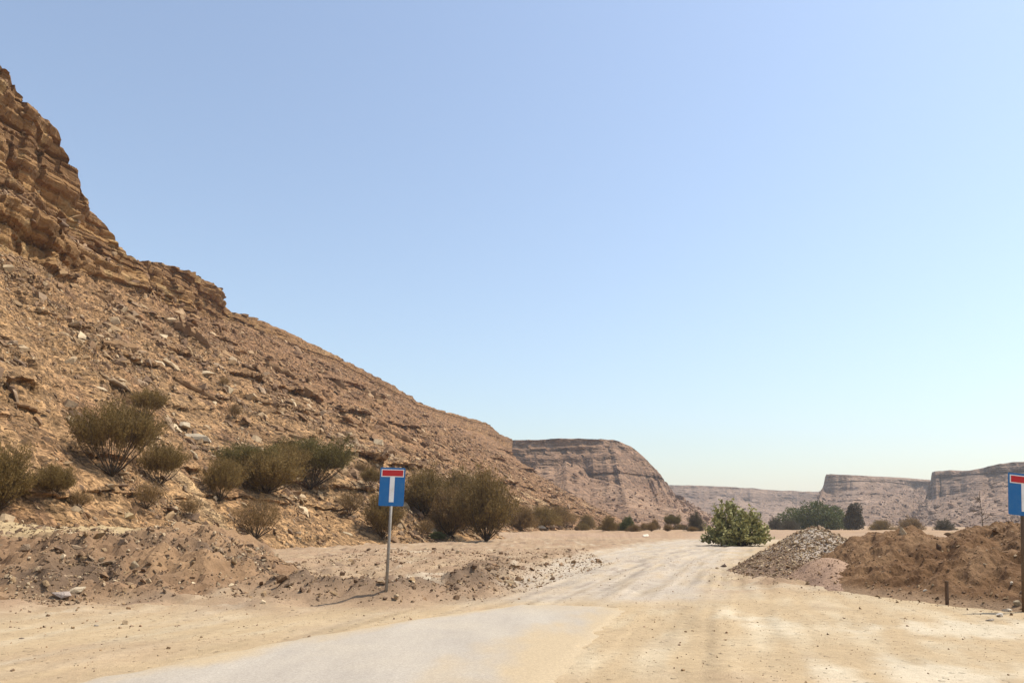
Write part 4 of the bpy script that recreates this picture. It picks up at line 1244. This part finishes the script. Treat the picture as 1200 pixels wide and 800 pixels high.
# place the shrubs collected above
first = set()
for (kind, loc, hpx, wpx, label, group, rz, name, cat) in todo:
    if loc is None: continue
    k = depth(loc) / F
    root = empty(name, loc, random.uniform(0, 6.28) if rz is None else rz)
    h = hpx * k; wscale = wpx * k / (2 * WID[kind] * 1.08)
    root.scale = (wscale, wscale, h)
    tag(root, label, cat, group)
    tr, fo = SH[kind]
    new_obj('stems', tr, root); new_obj('foliage', fo, root)

# the round broad-leaved bush at the bend
loc = at_r(861, 56)
k = depth(loc) / F
rb = empty('round_bush', loc)
tag(rb, 'large round broad leaved green bush at the bend of the track', 'bush')
W2, H2 = 40 * k, 55 * k
r_ = np.random.default_rng(77)
paths, tips, tdir = [], [], []
for q in range(150):
    a = r_.uniform(0, 6.283); el = math.acos(r_.uniform(0.0, 1.0))
    tip = np.array([W2 * math.sin(el) * math.cos(a) * r_.uniform(.72, 1.02), W2 * math.sin(el) * math.sin(a) * r_.uniform(.72, 1.02), H2 * (0.10 + .88 * math.cos(el)) * r_.uniform(.75, 1.04)])
    t = np.linspace(0, 1, 5)[:, None]
    c = tip * t; c[:, :2] = tip[None, :2] * (t ** .8); c[0, :2] += r_.normal(0, .25, 2)
    paths.append((c, np.linspace(.03, .009, 5)))
    dr = tip - c[3]; dr /= np.linalg.norm(dr)
    nl = 34
    f = r_.uniform(0.32, 1.0, (nl, 1)) ** .7
    tips.append(c[2] + (tip - c[2]) * (f * 1.6 - .6) + r_.normal(0, .09, (nl, 3))); tdir.append(dr * .55 + r_.normal(0, .75, (nl, 3)) + np.array([0, 0, .3]))
V, T = tubes(paths, 4)
new_obj('stems', mesh_np('stems', V, T, M['bark'], True), rb)
tips, tdir = np.concatenate(tips), np.concatenate(tdir)
tips[:, 2] = np.maximum(tips[:, 2], .06)
V, T, C = cards(tips, tdir, r_.uniform(.16, .28, len(tips)), r_.uniform(.10, .17, len(tips)), np.clip(r_.normal(.5, .25, len(tips)), 0, 1))
new_obj('foliage', mesh_np('foliage', V, T, M['leaf_pale'], False, C), rb)

# trees across the valley
def tree(u, r, hpx, wpx, seed, mat, label, blobs, name='broadleaf_tree', n=5200, leaf=.09, group='trees in the valley'):
    loc = at_r(u, r); k = depth(loc) / F
    h = hpx * k; wd = wpx * k
    B = [(b[0] * wd, b[1] * wd, b[2] * h, b[3] * wd, b[4] * wd, b[5] * h) for b in blobs]
    root = empty(name, loc); tag(root, label, 'tree', group)
    new_obj('trunk', limbs(seed, B, .022 * h, h), root)
    new_obj('crown', foliage_cloud(seed, B, n, leaf * h * .6, mat, 'crown'), root)
ROUND = [(-.22, 0, .42, .26, .26, .32), (.2, .1, .45, .28, .26, .34), (0, -.08, .62, .3, .28, .36), (-.33, -.05, .24, .18, .2, .24), (.34, -.05, .26, .18, .2, .25), (.05, 0, .25, .35, .3, .25), (.12, .1, .78, .18, .18, .2)]
TALL = [(0, 0, .45, .32, .34, .35), (.10, 0, .74, .30, .28, .26), (-.14, .05, .3, .30, .3, .28), (.2, 0, .3, .26, .3, .28), (-.1, 0, .66, .2, .2, .22)]
tree(928, 175, 26, 40, 801, 'leaf_green', 'dark green spreading tree, leftmost of the tree group behind the gravel heap', ROUND)
tree(956, 170, 34, 58, 802, 'leaf_green', 'broadest bright green tree in the middle of the tree group behind the gravel heap', ROUND, n=7000)
tree(978, 178, 28, 34, 803, 'leaf_green', 'green tree at the right of the tree group, left of the grey slender tree', ROUND)
tree(1001, 165, 32, 24, 804, 'leaf_grey', 'slender grey brown tree standing apart right of the green trees', TALL, 'slender_tree')

# bare tree behind the mound
loc = at_r(1151, 120); k = depth(loc) / F
root = empty('bare_tree', loc); tag(root, 'thin bare leafless tree left of the right sign, behind the mound', 'tree')
h = 46 * k
r_ = np.random.default_rng(5); paths = []
t = np.linspace(0, 1, 7)[:, None]
c = np.array([0.05 * h, 0, h]) * t + r_.normal(0, .012 * h, (7, 3)) * t
paths.append((c, np.linspace(.011 * h, .004 * h, 7)))
for q in range(16):
    f = r_.uniform(.2, .95); b0 = np.array([.05 * h, 0, h]) * f
    a = r_.uniform(0, 6.28); e = b0 + np.array([math.cos(a), math.sin(a), r_.uniform(-.1, .6)]) * h * r_.uniform(.12, .4) * (1.15 - f)
    paths.append((np.stack([b0, (b0 + e) / 2 + [0, 0, .03 * h], e]), np.array([.009, .006, .003]) * h))
    for g_ in range(3):
        e2 = e + r_.normal(0, .07, 3) * h
        paths.append((np.stack([(b0 + e) / 2, e2]), np.array([.004, .002]) * h))
V, T = tubes(paths, 5)
new_obj('trunk', mesh_np('trunk', V, T, M['bark'], True), root)

# ------------------------------------------------------------------ signs
def box_bm(bm, cx, cy, cz, sx, sy, sz, bev=0.0):
    r = bmesh.ops.create_cube(bm, size=1.0)
    bmesh.ops.scale(bm, verts=r['verts'], vec=(sx, sy, sz)); bmesh.ops.translate(bm, verts=r['verts'], vec=(cx, cy, cz))
    if bev:
        es = list({e for v in r['verts'] for e in v.link_edges})
        bmesh.ops.bevel(bm, geom=es, offset=bev, segments=2, affect='EDGES')
def bm_obj(name, bm, mat, parent):
    me = bpy.data.meshes.new(name); bm.to_mesh(me); bm.free(); me.materials.append(mat)
    return new_obj(name, me, parent)

def rounded_plate(bm, wd, ht, th, rad, y0, n=6):
    pts = []
    for cx, cz, a0 in ((wd / 2 - rad, ht / 2 - rad, 0), (-wd / 2 + rad, ht / 2 - rad, 90), (-wd / 2 + rad, -ht / 2 + rad, 180), (wd / 2 - rad, -ht / 2 + rad, 270)):
        for q in range(n + 1):
            a = R(a0 + 90 * q / n); pts.append((cx + rad * math.cos(a), cz + rad * math.sin(a)))
    fv = [bm.verts.new((x, y0, z)) for x, z in pts]; bv = [bm.verts.new((x, y0 + th, z)) for x, z in pts]
    bm.faces.new(fv); bm.faces.new(bv[::-1])
    for i in range(len(pts)):
        j = (i + 1) % len(pts); bm.faces.new((fv[i], bv[i], bv[j], fv[j]))
    bmesh.ops.recalc_face_normals(bm, faces=bm.faces)

def sign(loc, rz, tilt, pole_h, pw, ph, pole_r, polemat, label):
    root = empty('road_sign', loc, rz)
    root.rotation_euler = (0, tilt, rz)
    tag(root, label, 'road sign', 'dead end road signs')
    bm = bmesh.new()
    bmesh.ops.create_cone(bm, cap_ends=True, segments=16, radius1=pole_r, radius2=pole_r, depth=pole_h + .3)
    bmesh.ops.translate(bm, verts=bm.verts, vec=(0, 0, (pole_h - .3) / 2))
    pole = bm_obj('pole', bm, polemat, root)
    for p in pole.data.polygons: p.use_smooth = len(p.vertices) == 4
    zc = pole_h - ph / 2 + 0.01
    yf = -pole_r - 0.012
    bm = bmesh.new(); rounded_plate(bm, pw, ph, .006, .025, yf)
    plate = bm_obj('sign_plate', bm, M['blue'], root); plate.location.z = zc
    bm = bmesh.new(); rounded_plate(bm, pw - .002, ph - .002, .003, .024, yf + .0063)
    b = bm_obj('plate_back', bm, M['backmetal'], plate)
    # white stem with the red bar, framed in white, standing on it
    bm = bmesh.new(); rounded_plate(bm, pw * .19, ph * .66, .002, .002, yf - .0024, 2)
    o = bm_obj('white_stem', bm, M['white'], plate); o.location = (0, 0, -ph * .07)
    bm = bmesh.new(); rounded_plate(bm, pw * .90, ph * .20, .002, .002, yf - .0048, 2)
    o = bm_obj('white_border', bm, M['white'], plate); o.location = (0, 0, ph * .355)
    bm = bmesh.new(); rounded_plate(bm, pw * .83, ph * .155, .002, .002, yf - .0072, 2)
    o = bm_obj('red_bar', bm, M['red'], plate); o.location = (0, 0, ph * .355)
    for dz in (-ph * .28, ph * .28):
        bm = bmesh.new()
        box_bm(bm, 0, pole_r + .006, 0, pole_r * 2 + .05, .006, .035)
        box_bm(bm, 0, yf + .013, 0, pole_r * 2 + .05, .006, .035)
        for sx in (-1, 1): box_bm(bm, sx * (pole_r + .016), .0, 0, .008, pole_r * 2 + .02, .012)
        c_ = bm_obj('clamp', bm, M['backmetal'], root); c_.location.z = zc + dz
    return root

# left sign: stands in the low berm
def ground_at(u, v):
    loc, nor, on = hit(u, v); return loc
p = ground_at(452.5, 692)
k = depth(p) / F
sign((p.x, p.y, p.z), R(6), R(1.2), 142 * k, 30.0 * k, 45.5 * k, 0.030, M['steel'],
     'blue dead end sign with red bar on a leaning grey post at left, seen whole')
p2 = ground_at(1201, 716)
k2 = depth(p2) / F
sign((p2.x, p2.y, p2.z), R(-8), R(7.5), 159 * k2, 36 * k2, 50 * k2, 0.045, M['rust'],
     'blue dead end sign on a brown post, half cut off by the right edge')

# small things
loc, nor, on = hit(1110, 708)
k = depth(loc) / F
bm = bmesh.new(); box_bm(bm, 0, 0, .16, .055, .05, .56, .006)
st_o = bm_obj('wooden_stake', bm, M['wood'], None); st_o.location = loc; st_o.rotation_euler = (R(4), R(3), .4)
tag(st_o, 'short dark wooden stake standing at the foot of the brown mound', 'stake')
loc, nor, on = hit(604, 606)
k = depth(loc) / F
bm = bmesh.new(); box_bm(bm, 0, 0, 0, 16 * k, .9 * k, 3.0 * k, .02)
bo = bm_obj('board', bm, M['board'], None); bo.location = loc + Vector((0, -0.6, .25)); bo.rotation_euler = (R(-25), R(13), R(8))
tag(bo, 'pale board lying aslant among the brown shrubs at the hill foot', 'board')

# ------------------------------------------------------------------ haze
bm = bmesh.new()
box_bm(bm, 0, 700, 33, 3780, 3180, 70)
hz_m = bpy.data.materials.new('haze'); hz_m.use_nodes = True
nt = hz_m.node_tree; nt.nodes.remove(nt.nodes['Principled BSDF'])
pv = nt.nodes.new('ShaderNodeVolumePrincipled')
pv.inputs['Color'].default_value = (0.90, 0.92, 0.96, 1)
pv.inputs['Density'].default_value = 0.00024
pv.inputs['Anisotropy'].default_value = 0.3
nt.links.new(pv.outputs[0], nt.nodes['Material Output'].inputs['Volume'])
hz = bm_obj('haze', bm, hz_m, None); tag(hz, kind='stuff')

sc.cycles.use_denoising = True
sc.cycles.max_bounces = 5
sc.cycles.volume_bounces = 1
